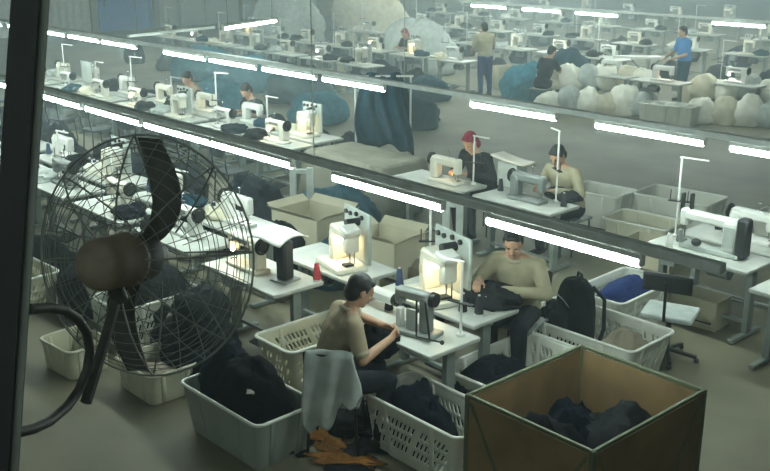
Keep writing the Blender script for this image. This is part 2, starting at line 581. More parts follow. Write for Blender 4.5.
# ------------------------------------------------------------------ sewing machines (local: worker at -Y, needle at -X)
def make_flatbed(label, body='cream', led=None):
    t = thing('sewing_machine', label, 'sewing machine')
    MB().box((0, 0, 0.02), (0.48, 0.18, 0.038), 0.008).build('bed', M[body], t)
    a = MB()
    a.box((0.17, 0.0, 0.16), (0.12, 0.13, 0.25), 0.02)
    a.box((0.0, 0.0, 0.265), (0.44, 0.11, 0.10), 0.022)
    a.box((-0.205, 0.0, 0.225), (0.085, 0.105, 0.19), 0.02)
    a.build('arm', M[body], t)
    w = MB()
    w.tube([(0.245 + 0.0, 0.068 * cos(k * pi / 8), 0.262 + 0.068 * sin(k * pi / 8)) for k in range(16)], 0.013, 8, True)
    w.cyl((0.225, 0, 0.262), (0.258, 0, 0.262), 0.055, 0.05, 16)
    w.build('handwheel', M['darkmetal'], t)
    n = MB()
    n.cyl((-0.205, -0.005, 0.045), (-0.205, -0.005, 0.16), 0.006, n=8)
    n.cyl((-0.19, 0.02, 0.07), (-0.19, 0.02, 0.34), 0.005, n=8)
    n.build('needle_bar', M['steel'], t)
    MB().box((-0.205, -0.012, 0.046), (0.028, 0.06, 0.012), 0.003).build('presser_foot', M['steel'], t)
    MB().cyl((-0.15, -0.05, 0.25), (-0.15, -0.085, 0.25), 0.018, n=12).build('tension_dial', M['steel'], t)
    MB().cyl((-0.09, -0.05, 0.27), (-0.09, -0.07, 0.27), 0.012, n=12).build('tension_dial', M['steel'], t)
    g = MB()
    g.cyl((-0.06, 0, 0.31), (-0.06, 0, 0.40), 0.005, n=6)
    g.box((-0.06, 0, 0.40), (0.05, 0.012, 0.012), 0.002)
    g.build('thread_guide', M['steel'], t)
    MB().box((-0.02, -0.057, 0.27), (0.22, 0.006, 0.035), 0.002).build('front_plate', M['greymetal'], t)
    if led:
        MB().box((-0.15, -0.055, 0.155), (0.03, 0.022, 0.022), 0.005).build('needle_lamp', M[led], t)
    return t


def make_panel_machine(label, led='led'):
    """arch-shaped cream machine in front of an upright grey plate."""
    t = thing('sewing_machine', label, 'sewing machine')
    MB().box((0.0, -0.02, 0.022), (0.44, 0.30, 0.042), 0.008).build('bed', M['cream'], t)
    p = MB()
    p.box((0.0, 0.14, 0.265), (0.46, 0.03, 0.44), 0.01)
    pl = p.build('back_plate', M['panelgrey'], t)
    for (x, z) in ((-0.17, 0.43), (-0.09, 0.43), (0.02, 0.45), (0.12, 0.44)):
        MB().cyl((x, 0.124, z), (x, 0.105, z), 0.02, n=12).build('knob', M['black'], pl)
    a = MB()
    a.box((-0.10, 0.0, 0.17), (0.075, 0.15, 0.26), 0.012)
    a.box((0.02, 0.0, 0.315), (0.31, 0.15, 0.085), 0.02)
    a.box((0.14, 0.0, 0.235), (0.075, 0.13, 0.15), 0.014)
    a.build('arm', M['cream'], t)
    MB().box((0.17, -0.02, 0.37), (0.13, 0.16, 0.05), 0.02, Matrix.Rotation(radians(14), 3, 'Y')).build('head_cover', M['white'], t)
    n = MB()
    n.cyl((0.14, -0.01, 0.05), (0.14, -0.01, 0.17), 0.007, n=8)
    n.cyl((0.165, 0.02, 0.06), (0.165, 0.02, 0.17), 0.006, n=8)
    n.build('needle_bar', M['steel'], t)
    MB().box((0.14, -0.03, 0.055), (0.07, 0.09, 0.018), 0.004).build('clamp_foot', M['darkmetal'], t)
    MB().box((-0.10, -0.078, 0.20), (0.05, 0.006, 0.07), 0.002).build('yellow_label', M['beige_cloth'], t)
    m = MB()
    m.cyl((0.05, 0.125, 0.39), (0.05, 0.0, 0.39), 0.035, n=14)
    m.build('motor', M['black'], t)
    if led:
        MB().box((0.05, -0.05, 0.262), (0.06, 0.03, 0.016), 0.004).build('needle_lamp', M[led], t)
    return t


def make_post_machine(label):
    """small dark machine on a raised post with bracing rods."""
    t = thing('sewing_machine', label, 'sewing machine')
    MB().box((0, 0, 0.02), (0.40, 0.20, 0.038), 0.008).build('bed', M['greymetal'], t)
    MB().box((-0.13, -0.02, 0.115), (0.05, 0.06, 0.16), 0.008).build('needle_post', M['white'], t)
    a = MB()
    a.box((0.10, 0.0, 0.18), (0.09, 0.10, 0.30), 0.018)
    a.box((-0.02, 0.0, 0.315), (0.31, 0.09, 0.085), 0.02)
    a.box((-0.14, 0.0, 0.285), (0.07, 0.085, 0.13), 0.016)
    a.build('arm', M['greymetal'], t)
    w = MB().cyl((0.15, 0, 0.31), (0.19, 0, 0.31), 0.062, 0.055, 18)
    w.build('handwheel', M['darkmetal'], t)
    b = MB()
    b.cyl((0.13, -0.06, 0.30), (0.22, -0.13, 0.04), 0.008, n=8)
    b.cyl((0.05, -0.06, 0.30), (0.10, -0.13, 0.04), 0.008, n=8)
    b.cyl((0.10, -0.13, 0.04), (0.32, -0.13, 0.05), 0.007, n=8)
    b.ball((0.33, -0.13, 0.05), 0.018, 12, 8)
    b.build('lever', M['darkmetal'], t)
    n = MB()
    n.cyl((-0.14, -0.01, 0.19), (-0.14, -0.01, 0.26), 0.007, n=8)
    n.build('needle_bar', M['steel'], t)
    MB().box((0.0, -0.05, 0.13), (0.10, 0.02, 0.17), 0.006).build('side_plate', M['panelgrey'], t)
    return t


def make_big_machine(label):
    """long-arm white machine with a tall black motor at its end."""
    t = thing('sewing_machine', label, 'sewing machine')
    MB().box((0, 0, 0.022), (0.62, 0.20, 0.042), 0.008).build('bed', M['panelgrey'], t)
    a = MB()
    a.box((0.19, 0, 0.19), (0.14, 0.15, 0.30), 0.02)
    a.box((-0.04, 0, 0.315), (0.58, 0.12, 0.10), 0.026)
    a.box((-0.31, 0, 0.29), (0.09, 0.11, 0.17), 0.02)
    a.build('arm', M['white'], t)
    MB().box((0.195, -0.082, 0.20), (0.11, 0.012, 0.20), 0.004).build('control_panel', M['panelgrey'], t)
    m = MB()
    m.box((0.315, -0.02, 0.21), (0.11, 0.13, 0.38), 0.02)
    m.cyl((0.26, 0, 0.32), (0.30, 0, 0.32), 0.06, n=16)
    m.build('motor', M['black'], t)
    n = MB()
    n.cyl((-0.31, -0.005, 0.05), (-0.31, -0.005, 0.22), 0.009, n=8)
    n.build('needle_bar', M['steel'], t)
    p = MB()
    p.cyl((-0.31, -0.09, 0.05), (-0.31, -0.09, 0.17), 0.032, 0.026, 12)
    p.box((-0.31, -0.04, 0.055), (0.05, 0.12, 0.02), 0.004)
    p.build('presser_foot', M['greymetal'], t)
    d = MB()
    d.box((-0.36, 0.0, 0.42), (0.03, 0.05, 0.20), 0.008)
    d.box((-0.28, 0.03, 0.42), (0.03, 0.05, 0.20), 0.008)
    d.build('thread_tension', M['darkmetal'], t)
    g = MB()
    g.ball((-0.12, -0.10, 0.085), (0.05, 0.045, 0.04), 14, 8)
    g.build('bobbin_winder', M['black'], t)
    return t


def make_stand(label, h=0.72, arm=0.2, pin=True):
    t = thing('thread_stand', label, 'thread stand')
    MB().cyl((0, 0, 0.0), (0, 0, 0.02), 0.035, n=12).build('foot', M['white'], t)
    MB().cyl((0, 0, 0.018), (0, 0, h), 0.011, n=8).build('pole', M['white'], t)
    MB().bar((-0.02, 0, h), (arm, 0, h - 0.012), 0.022, 0.016).build('top_arm', M['white'], t)
    if pin:
        q = MB()
        q.bar((-0.10, 0, h * 0.45), (0.12, 0, h * 0.45), 0.05, 0.012)
        for x in (-0.08, 0.09):
            q.cyl((x, 0, h * 0.45), (x, 0, h * 0.45 + 0.11), 0.005, n=6)
        q.build('spool_bar', M['darkmetal'], t)
    return t


def make_cone(label, m, h=0.16):
    t = thing('thread_cone', label, 'thread cone')
    MB().lathe((0, 0, 0), [(0.040, 0.0), (0.040, 0.012), (0.012, 0.014), (0.010, h + 0.014)], 12).build('spool', M['white'] if m != 'thread_white' else M['darkmetal'], t)
    MB().lathe((0, 0, 0.014), [(0.036, 0), (0.037, 0.01), (0.022, h - 0.02), (0.014, h - 0.01)], 14).build('yarn', M[m], t)
    return t


PROTO = {}


def machine(kind, label, loc, rz, group=None):
    if kind not in PROTO:
        if kind == 'flat':
            o = make_flatbed(label)
        elif kind == 'flat_led':
            o = make_flatbed(label, led='led')
        elif kind == 'flat_white':
            o = make_flatbed(label, 'white')
        elif kind == 'flat_red':
            o = make_flatbed(label, 'white', led='led_red')
        elif kind == 'flat_wled':
            o = make_flatbed(label, 'white', led='led_white')
        elif kind == 'flat_dark':
            o = make_flatbed(label, 'greymetal')
        elif kind == 'panel':
            o = make_panel_machine(label)
        elif kind == 'panel_off':
            o = make_panel_machine(label, None)
        elif kind == 'post':
            o = make_post_machine(label)
        else:
            o = make_big_machine(label)
        o.location = loc
        o.rotation_euler.z = rz
        PROTO[kind] = o
    else:
        o = dup(PROTO[kind], label, loc, rz)
    if group:
        o['group'] = group
    return o


def stand(label, loc, rz=0.0, kind='tall'):
    k = 'stand_' + kind
    if k not in PROTO:
        PROTO[k] = make_stand(label, {'tall': 0.82, 'mid': 0.60}[kind], {'tall': 0.26, 'mid': 0.2}[kind])
        PROTO[k].location = loc
        PROTO[k].rotation_euler.z = rz
        return PROTO[k]
    return dup(PROTO[k], label, loc, rz)


def cone(label, loc, m='thread_black'):
    k = 'cone_' + m
    if k not in PROTO:
        PROTO[k] = make_cone(label, m)
        PROTO[k].location = loc
        return PROTO[k]
    return dup(PROTO[k], label, loc)


# ------------------------------------------------------------------ crates
def rrect(L, W, r, step, shift=0.0):
    """points around a rounded rectangle, evenly spaced, with outward order"""
    segs, P = [], []
    hx, hy = L / 2 - r, W / 2 - r
    total = 4 * (hx + hy) + 2 * pi * r
    n = max(24, int(total / step) // 4 * 4)
    for i in range(n):
        s_ = (i / n * total + shift) % total
        for (ln, kind, a) in ((2 * hy, 'e', 0), (pi * r / 2, 'c', 0), (2 * hx, 'e', 1), (pi * r / 2, 'c', 1),
                              (2 * hy, 'e', 2), (pi * r / 2, 'c', 2), (2 * hx, 'e', 3), (pi * r / 2, 'c', 3)):
            if s_ <= ln + 1e-9:
                break
            s_ -= ln
        q = a * pi / 2
        if kind == 'e':
            lx = (hx if a % 2 == 0 else hy) + r
            p = (lx, -ln / 2 + s_)
        else:
            lx, ly = (hx, hy) if a % 2 == 0 else (hy, hx)
            p = (lx + r * cos(s_ / r), ly + r * sin(s_ / r))
        P.append((p[0] * cos(q) - p[1] * sin(q), p[0] * sin(q) + p[1] * cos(q), kind == 'e'))
    return P


def make_crate(label, L, W, H, m, holes=True, taper=0.14, rim='rim_white', loc=(0, 0, 0), rz=0.0, slant=0.35, group=None):
    t = thing('plastic_crate', label, 'crate', loc, rz, group)
    nz = 14
    mb = MB()
    rows = []
    for j in range(nz + 1):
        z = 0.012 + (H - 0.012) * j / nz
        k = 1 - taper * (1 - j / nz)
        rows.append([(x * k, y * k, z, e) for x, y, e in rrect(L, W, 0.06, 0.022, slant * (z - H / 2) if holes else 0)])
    n = len(rows[0])
    for rrow in rows:
        for p in rrow:
            mb.v.append(p[:3])
    for j in range(nz):
        for i in range(n):
            i2 = (i + 1) % n
            flat = rows[j][i][3] and rows[j][i2][3] and rows[j + 1][i][3] and rows[j + 1][i2][3]
            if holes and flat and 3 <= j <= nz - 3 and i % 2 == 0 and j % 3 != 2 and (i // 2) % 9 != 8:
                continue
            mb.f.append((j * n + i, j * n + i2, (j + 1) * n + i2, (j + 1) * n + i))
    mb.f.append(tuple(range(n))[::-1])
    rb = mb
    for (sx, sy) in ((1, 0), (-1, 0), (0, 1), (0, -1)):
        for o in (-0.18, 0.18):
            kk = 1 - taper
            if sx:
                y = o * W * 1.4
                rb.bar((sx * (L / 2 + 0.002) * kk, y * kk, 0.02), (sx * (L / 2 + 0.002), y, H - 0.01), 0.035, 0.012, up=(sx, 0, 0))
            else:
                x = o * L * 1.4
                rb.bar((x * kk, sy * (W / 2 + 0.002) * kk, 0.02), (x, sy * (W / 2 + 0.002), H - 0.01), 0.035, 0.012, up=(0, sy, 0))
    mb.build('shell', M[m], t, smooth=50, thick=0.007)
    rp = rrect(L + 0.014, W + 0.014, 0.065, 0.03)
    MB().tube([(x, y, H) for x, y, e in rp], 0.014, 8, True).build('rim', M[rim], t)
    return t


def lump(name, label, cat, loc, r, m, seed, rz=0.0, flat=0.0, group=None, amp=0.28, nu=40, nv=22):
    """a heap of folded cloth: one crumpled closed body resting on its flat base"""
    off = Vector((seed * 3.7, seed * 1.3, seed * 2.1))

    def fn(p):
        q = p * 1.5 + off
        return 1 + amp * noise.noise(q) + amp * 0.5 * (1 - 2 * abs(noise.noise(q * 2.3))) + 0.05 * noise.noise(q * 7)
    mb = MB().ball((0, 0, 0), r, nu, nv, None, fn)
    base = -r[2] * (0.35 if not flat else flat)
    mb.v = [(x, y, max(z, base) - base) for x, y, z in mb.v]
    o = mb.build(name, M[m], smooth=60)
    o.location = loc
    o.rotation_euler.z = rz
    return tag(o, label, cat, group)


# ------------------------------------------------------------------ people
def remeshed(mb, name, m, voxel, parent, smooth=4):
    me = mb.mesh(name + '_raw')
    o = bpy.data.objects.new(name + '_raw', me)
    COL.objects.link(o)
    k = o.modifiers.new('r', 'REMESH')
    k.mode = 'VOXEL'
    k.voxel_size = voxel
    k.use_smooth_shade = True
    if smooth:
        s_ = o.modifiers.new('s', 'SMOOTH')
        s_.factor = 0.5
        s_.iterations = smooth
    dg = bpy.context.evaluated_depsgraph_get()
    dg.update()
    me2 = bpy.data.meshes.new_from_object(o.evaluated_get(dg))
    bpy.data.objects.remove(o)
    bpy.data.meshes.remove(me)
    me2.name = name
    me2.materials.clear()
    me2.materials.append(m)
    me2.polygons.foreach_set('use_smooth', [True] * len(me2.polygons))
    r = bpy.data.objects.new(name, me2)
    COL.objects.link(r)
    r.parent = parent
    return r


def person(label, loc, rz, J, shirt='shirt_beige', trouser='trouser', voxel=0.008, sleeves='short', scarf=None, head_pitch=-30, head_yaw=0, curl=0.7):
    """J: joints in a frame that faces +Y. One continuous body; hair and clothes are its children."""
    t = thing('person', label, 'person', loc, rz)
    V = {k: Vector(v) for k, v in J.items()}
    b = MB()
    # trunk
    b.capsule(V['pelvis'] + Vector((-0.07, 0, 0)), V['pelvis'] + Vector((0.07, 0, 0)), 0.105, 0.105)
    mid = (V['pelvis'] + V['chest']) / 2
    b.capsule(V['pelvis'], V['chest'], 0.115, 0.12)
    b.capsule(V['chest'] + Vector((-0.075, 0, 0)), V['chest'] + Vector((0.075, 0, 0)), 0.105, 0.105)
    for s_ in 'LR':
        b.capsule(mid * 0.5 + V['pelvis'] * 0.5, V['sh' + s_] * 0.7 + V['chest'] * 0.3, 0.10, 0.075)
        b.capsule(V['neck'], V['sh' + s_], 0.055, 0.06)
        b.capsule(V['sh' + s_], V['el' + s_], 0.056, 0.042)
        b.capsule(V['el' + s_], V['wr' + s_], 0.042, 0.028)
        b.capsule(V['hip' + s_], V['kn' + s_], 0.088, 0.058)
        b.capsule(V['kn' + s_], V['an' + s_], 0.056, 0.036)
    b.capsule(V['chest'], V['neck'], 0.10, 0.06)
    R = Matrix.Rotation(radians(head_yaw), 3, 'Z') @ Matrix.Rotation(radians(head_pitch), 3, 'X')
    hc = V['head']
    b.capsule(V['neck'], hc - R @ Vector((0, 0.01, 0.06)), 0.056, 0.054)
    b.ball(hc + R @ Vector((0, -0.008, 0.025)), (0.077, 0.096, 0.092), 20, 14, R)
    b.ball(hc + R @ Vector((0, 0.018, -0.045)), (0.062, 0.072, 0.075), 18, 12, R)
    b.ball(hc + R @ Vector((0, 0.062, -0.095)), (0.028, 0.024, 0.022), 12, 8, R)
    b.capsule(hc + R @ Vector((0, 0.088, 0.012)), hc + R @ Vector((0, 0.108, -0.03)), 0.010, 0.015, 8)
    b.capsule(hc + R @ Vector((-0.04, 0.078, 0.025)), hc + R @ Vector((0.04, 0.078, 0.025)), 0.012, 0.012, 8)
    for sx in (-1, 1):
        b.ball(hc + R @ Vector((sx * 0.078, -0.008, -0.012)), (0.012, 0.022, 0.033), 10, 8, R)
        b.ball(hc + R @ Vector((sx * 0.035, 0.068, -0.028)), (0.022, 0.018, 0.020), 10, 8, R)
    # hands with five fingers
    for s_, sx in (('L', -1), ('R', 1)):
        w = V['wr' + s_]
        dirn = (w - V['el' + s_]).normalized()
        tgt = V.get('ht' + s_)
        if tgt is not None:
            dirn = (tgt - w).normalized()
        nrm = Vector((0, 0, -1))
        if 'pn' + s_ in V:
            nrm = V['pn' + s_]
        nrm = (nrm - dirn * nrm.dot(dirn)).normalized()
        side = dirn.cross(nrm).normalized()
        inward = side if side.x * sx < 0 else -side
        b.capsule(V['wr' + s_] - dirn * 0.02, w + dirn * 0.03, 0.026, 0.024)
        for k in (-1.5, -0.5, 0.5, 1.5):
            b.capsule(w + dirn * 0.02 + inward * k * 0.013, w + dirn * 0.088 + inward * k * 0.020, 0.015, 0.012, 8)
        for k, ln in ((1.5, 0.070), (0.5, 0.080), (-0.5, 0.076), (-1.5, 0.058)):
            p = w + dirn * 0.088 + inward * k * 0.0205
            a, dd = 0.0, dirn
            for q, (fr, rr) in enumerate(((0.45, 0.0095), (0.32, 0.0088), (0.25, 0.008))):
                a += curl * (0.55 if q == 0 else 0.75)
                dd = dirn * cos(a) + nrm * sin(a)
                p2 = p + dd * ln * fr * 1.05
                b.capsule(p, p2, rr, rr * 0.92, 8)
                p = p2
        p = w + dirn * 0.03 + inward * 0.024
        d1 = (dirn * 0.65 + inward * 0.7 + nrm * 0.3).normalized()
        p2 = p + d1 * 0.045
        b.capsule(p, p2, 0.013, 0.0105, 8)
        b.capsule(p2, p2 + (dirn * 0.85 + inward * 0.1 + nrm * 0.5).normalized() * 0.034, 0.0105, 0.009, 8)
    for s_ in 'LR':
        b.capsule(V['an' + s_] + Vector((0, -0.03, -0.035)), V['to' + s_], 0.038, 0.028)
    body = remeshed(b, 'body', M['skin'], voxel, t)
    # clothes
    c = MB()
    g = 0.014
    c.capsule(V['pelvis'] + Vector((-0.07, 0, 0.03)), V['pelvis'] + Vector((0.07, 0, 0.03)), 0.108 + g, 0.108 + g)
    c.capsule(V['pelvis'] + Vector((0, 0, .02)), V['chest'], 0.118 + g, 0.122 + g)
    c.capsule(V['chest'] + Vector((-0.075, 0, 0)), V['chest'] + Vector((0.075, 0, 0)), 0.108 + g, 0.108 + g)
    for s_ in 'LR':
        c.capsule(mid * 0.5 + V['pelvis'] * 0.5, V['sh' + s_] * 0.7 + V['chest'] * 0.3, 0.102 + g, 0.077 + g)
        c.capsule(V['neck'] * 0.75 + V['sh' + s_] * 0.25 - Vector((0, 0, 0.02)), V['sh' + s_], 0.05 + g, 0.062 + g)
        fr = 0.78 if sleeves == 'short' else 1.0
        e = V['sh' + s_].lerp(V['el' + s_], fr)
        c.capsule(V['sh' + s_], e, 0.058 + g, 0.048 + g)
        if sleeves == 'long':
            c.capsule(V['el' + s_], V['el' + s_].lerp(V['wr' + s_], 0.9), 0.045 + g, 0.032 + g)
    c.capsule(V['chest'], V['chest'].lerp(V['neck'], 0.75), 0.102 + g, 0.058 + g)
    ax = (V['neck'] - V['pelvis']).normalized()
    Rt = Vector((0, 0, 1)).rotation_difference(ax).to_matrix()
    c.ball(V['pelvis'].lerp(V['neck'], 0.48), (0.185, 0.142, 0.31), 22, 16, Rt)
    c.ball(V['pelvis'].lerp(V['neck'], 0.74), (0.205, 0.120, 0.15), 22, 16, Rt)
    col = MB()
    nb = V['chest'].lerp(V['neck'], 0.97)
    col.tube([nb + Rt @ Vector((0.074 * cos(2 * pi * q / 20), 0.070 * sin(2 * pi * q / 20), 0.012 - 0.02 * max(0, sin(2 * pi * q / 20)))) for q in range(20)], 0.018, 8, True)
    if voxel < 0.01:
        col.build('collar', M['collar'], t)
    for s_ in ('LR' if voxel < 0.01 and sleeves == 'short' else ''):
        e0, e1 = V['sh' + s_].lerp(V['el' + s_], 0.74), V['sh' + s_].lerp(V['el' + s_], 0.82)
        MB().cyl(e0, e1, 0.066, 0.068, 18).build('sleeve_hem', M['collar'], t)
    remeshed(c, 'shirt', M[shirt], max(voxel, 0.010), t, 14)
    tr = MB()
    tr.capsule(V['pelvis'] + Vector((-0.07, 0, -0.03)), V['pelvis'] + Vector((0.07, 0, -0.03)), 0.11 + g, 0.11 + g)
    for s_ in 'LR':
        tr.capsule(V['hip' + s_], V['kn' + s_], 0.092 + g, 0.064 + g)
        tr.capsule(V['kn' + s_], V['an' + s_] + Vector((0, 0, 0.02)), 0.062 + g, 0.046 + g)
    remeshed(tr, 'trousers', M[trouser], max(voxel, 0.010), t)
    for s_ in 'LR':
        k = MB()
        k.capsule(V['an' + s_] + Vector((0, -0.035, -0.035)), V['to' + s_], 0.046, 0.038)
        k.v = [(x, y, max(z, 0.003)) for x, y, z in k.v]
        k.build('shoe', M['shoe'], t)
    # hair or head scarf
    h = MB()
    h.ball(hc + R @ Vector((0, -0.026, 0.042)), (0.084, 0.096, 0.090), 20, 14, R)
    h.ball(hc + R @ Vector((0, -0.055, -0.02)), (0.078, 0.064, 0.082), 18, 12, R)
    h.capsule(hc + R @ Vector((-0.042, 0.047, 0.082)), hc + R @ Vector((0.042, 0.047, 0.082)), 0.024, 0.024, 8)
    for sx in (-1, 1):
        h.capsule(hc + R @ Vector((sx * 0.07, 0.01, 0.05)), hc + R @ Vector((sx * 0.073, 0.008, 0.005)), 0.02, 0.012, 8)
    if scarf:
        h.ball(hc + R @ Vector((0, -0.06, -0.09)), (0.07, 0.06, 0.07), 16, 10, R)
        remeshed(h, 'head_scarf', M[scarf], max(voxel, 0.009), t, 3)
    else:
        remeshed(h, 'hair', M['hair'], max(voxel, 0.009), t, 2)
    for sx in (-1, 1):
        e = MB().ball(hc + R @ Vector((sx * 0.032, 0.083, 0.005)), (0.012, 0.008, 0.006), 10, 8, R)
        e.build('eye', M['eye'], t)
    MB().capsule(hc + R @ Vector((-0.02, 0.088, -0.06)), hc + R @ Vector((0.02, 0.088, -0.06)), 0.006, 0.006, 8).build('mouth', M['lip'], t)
    return t


def seated(lean=0.16, seat=0.45, handL=(-0.12, 0.50, 0.86), handR=(0.12, 0.50, 0.86), elL=(-0.30, 0.22, 0.80), elR=(0.30, 0.22, 0.80)):
    z = seat + 0.10
    return dict(pelvis=(0, 0, z), chest=(0, lean * 0.65, z + 0.34), neck=(0, lean + 0.02, z + 0.52), head=(0, lean + 0.10, z + 0.655),
                shL=(-0.185, lean * 0.95, z + 0.455), shR=(0.185, lean * 0.95, z + 0.455), elL=elL, elR=elR, wrL=handL, wrR=handR,
                hipL=(-0.09, 0.03, z - 0.02), hipR=(0.09, 0.03, z - 0.02), knL=(-0.13, 0.43, z - 0.02), knR=(0.13, 0.43, z - 0.02),
                anL=(-0.13, 0.40, 0.09), anR=(0.13, 0.38, 0.09), toL=(-0.15, 0.55, 0.042), toR=(0.15, 0.53, 0.042))


def standing(handL=(-0.16, 0.38, 1.0), handR=(0.16, 0.38, 1.0), lean=0.06):
    return dict(pelvis=(0, 0, 0.93), chest=(0, lean * 0.6, 1.26), neck=(0, lean + .01, 1.44), head=(0, lean + 0.05, 1.575),
                shL=(-0.185, lean, 1.38), shR=(0.185, lean, 1.38), elL=(-0.27, lean + 0.06, 1.10), elR=(0.27, lean + 0.06, 1.10), wrL=handL, wrR=handR,
                hipL=(-0.09, 0, 0.90), hipR=(0.09, 0, 0.90), knL=(-0.10, 0.03, 0.50), knR=(0.11, 0.01, 0.50),
                anL=(-0.11, -0.02, 0.09), anR=(0.12, -0.03, 0.09), toL=(-0.12, 0.13, 0.042), toR=(0.14, 0.12, 0.042))


def make_chair(label, loc, rz, seat_m='leg', back_m='black', h=0.44, back=True, cat='chair'):
    """plain work chair, faces +Y"""
    t = thing('work_chair', label, cat, loc, rz)
    MB().box((0, 0, h - 0.015), (0.40, 0.38, 0.03), 0.012).build('seat', M[seat_m], t)
    for sx in (-1, 1):
        for sy in (-1, 1):
            MB().cyl((sx * 0.19, sy * 0.18, 0.001), (sx * 0.165, sy * 0.155, h - 0.03), 0.011, n=8).build('leg', M['darkmetal'], t)
    if back:
        MB().grid(10, 5, lambda u, v: (-0.19 + 0.38 * u, -0.20 - 0.03 * (1 - (2 * u - 1) ** 2) - 0.03 * v, h + 0.22 + 0.20 * v)).build('backrest', M[back_m], t, thick=0.02)
        for sx in (-1, 1):
            MB().tube([(sx * 0.165, -0.16, h - 0.03), (sx * 0.17, -0.195, h + 0.1), (sx * 0.165, -0.215, h + 0.36)], 0.010, 8).build('back_tube', M['darkmetal'], t)
    return t

# ================================================================== NEAR ROW (under the dark beam)
GT = 'white-topped sewing tables'
table('white sewing table left of the row, with white sheet stand', -7.62, 4.55, -1)                     # T1
table('white sewing table the man in beige works at', -5.83, 4.65, -1)                                    # T3
table('white sewing table under the first panel machine, behind the man in beige', -7.40, 5.25, 1)         # T2
table('white sewing table the man in tan works at', -6.02, 5.32, 1)                              # T4
machine('panel', 'cream arch-shaped machine with grey plate, lit warm, left of two', (-6.68, 5.50, TZ), -0.25).scale = (1.12, 1.05, 1.08)
machine('panel', 'cream arch-shaped machine with grey plate beside the man in tan', (-5.52, 5.56, TZ), -0.25).scale = (1.22, 1.1, 1.15)
machine('post', 'small dark post machine on the table of the man in beige', (-5.07, 4.88, TZ), 0.2)
machine('flat_led', 'warm-lit cream machine on the table with the white sheet', (-7.22, 4.80, TZ), 0)
for i, x in enumerate((-9.1, -10.5, -11.9, -13.3, -14.7, -16.1)):
    table('white sewing table behind the fan in the nearest line, %s to the left' % ORD[i], x, 4.62, -1)
    machine(('flat_white', 'flat', 'flat_dark')[i % 3], 'pale sewing machine behind the fan in the nearest line, %s to the left' % ORD[i], (x + 0.62, 4.92, TZ), 0.0)
    if i < 4:
        stand('white thread stand behind the fan in the nearest line, %s to the left' % ORD[i], (x + 0.2, 5.05, TZ), 0.3, 'mid')
for i, x in enumerate((-9.0, -10.4, -11.8, -13.2, -14.6, -16.0)):
    table('white sewing table in the second line behind the fan, %s to the left' % ORD[i], x, 5.3, 1)
    machine(('flat_wled', 'flat', 'panel_off')[i % 3], 'pale sewing machine in the second line behind the fan, %s to the left' % ORD[i], (x + 0.5, 5.55, TZ), pi if i % 3 != 2 else 0)
    cone('navy thread cone in the second line behind the fan, %s to the left' % ORD[i], (x + 0.12, 5.5, TZ), 'thread_navy')

# the white sheet stand and dark motor on the left table
t = thing('sheet_stand', 'white plastic sheet tilted on a dark stand over the left table', 'stand', (-6.72, 4.86, TZ), 0.2)
MB().box((0, 0, 0.19), (0.12, 0.13, 0.36), 0.02).build('dark_column', M['black'], t)
MB().box((0, 0, 0.008), (0.2, 0.2, 0.014), 0.004).build('base', M['greymetal'], t)
MB().grid(14, 10, lambda u, v: (-0.26 + 0.38 * u, -0.19 + 0.38 * v, 0.395 + 0.02 * sin(u * 5) + 0.05 * (1 - (2 * v - 1) ** 2))).build('white_sheet', M['white'], t, thick=0.012)
cone('red thread cone by the white sheet stand', (-6.52, 5.06, TZ), 'thread_red')
cone('pale thread cone by the white sheet stand', (-7.0, 5.02, TZ), 'thread_white')
cone('black thread cone leftmost on the table by the man in tan', (-5.12, 5.46, TZ))
cone('black thread cone nearer the man in tan on his table', (-5.00, 5.52, TZ))
cone('black thread cone behind the small dark post machine', (-5.55, 5.04, TZ))
cone('navy thread cone between the two panel machines', (-5.92, 5.50, TZ), 'thread_navy')
stand('tall white thread stand between the two panel machines', (-6.2 + .35, 5.80, TZ), 0.9, 'tall')
stand('slim white thread stand at the corner of the table of the man in beige', (-4.80, 5.10, TZ), 3.3, 'mid')
t = thing('machine_cover', 'long pale machine arm lying along the table behind the man in beige', 'machine arm', (-5.72, 5.02, TZ), 0.0)
MB().box((0.0, 0, 0.13), (0.52, 0.10, 0.09), 0.02).build('arm', M['white'], t)
MB().box((-0.2, 0, 0.045), (0.10, 0.10, 0.088), 0.01).build('pillar', M['greymetal'], t)
MB().cyl((0.262, 0, 0.13), (0.30, 0, 0.13), 0.05, n=16).build('handwheel', M['darkmetal'], t)

# ------------------------------------------------------------------ people in the near row
A = seated(lean=0.17, seat=0.47, handL=(-0.02, 0.44, 0.93), handR=(0.10, 0.46, 0.86), elL=(-0.27, 0.33, 0.92), elR=(0.27, 0.20, 0.80))
A.update(pnL=(0.6, 0, -0.5), pnR=(-0.8, 0, 0.2), htL=(0.04, 0.55, 0.90), htR=(0.02, 0.56, 0.90))
person('man in a beige short-sleeved shirt seated in front, hands raised at his table', (-5.20, 4.10, 0), radians(-24), A, 'shirt_beige', voxel=0.0075, head_pitch=-28, head_yaw=6)
B = seated(lean=0.16, seat=0.47, handL=(0.05, 0.50, 0.88), handR=(0.22, 0.46, 0.93), elL=(-0.30, 0.26, 0.82), elR=(0.32, 0.24, 0.83))
B.update(htR=(0.20, 0.6, 0.93), htL=(0.14, 0.6, 0.87))
person('man in a tan shirt facing us with dark cloth at his table', (-5.20, 6.27, 0), radians(203), B, 'shirt_tan', voxel=0.0075, head_pitch=-22, head_yaw=12, sleeves='long')
make_chair('plain work chair under the man in beige with pale jacket over it', (-5.17, 4.17, 0), radians(40))
make_chair('plain work chair under the man in tan', (-5.20, 6.27, 0), radians(195))
lump('dark_garment', 'dark garment being sewn, spread before the man in tan', 'garment', (-5.14, 5.80, TZ + .002), (0.26, 0.17, 0.12), 'charcoal', 3, 0.2)
lump('dark_garment', 'dark garment on the lap of the man in beige', 'garment', at(378, 352, 0.66), (0.15, 0.15, 0.16), 'black_cloth', 5, 0.2)
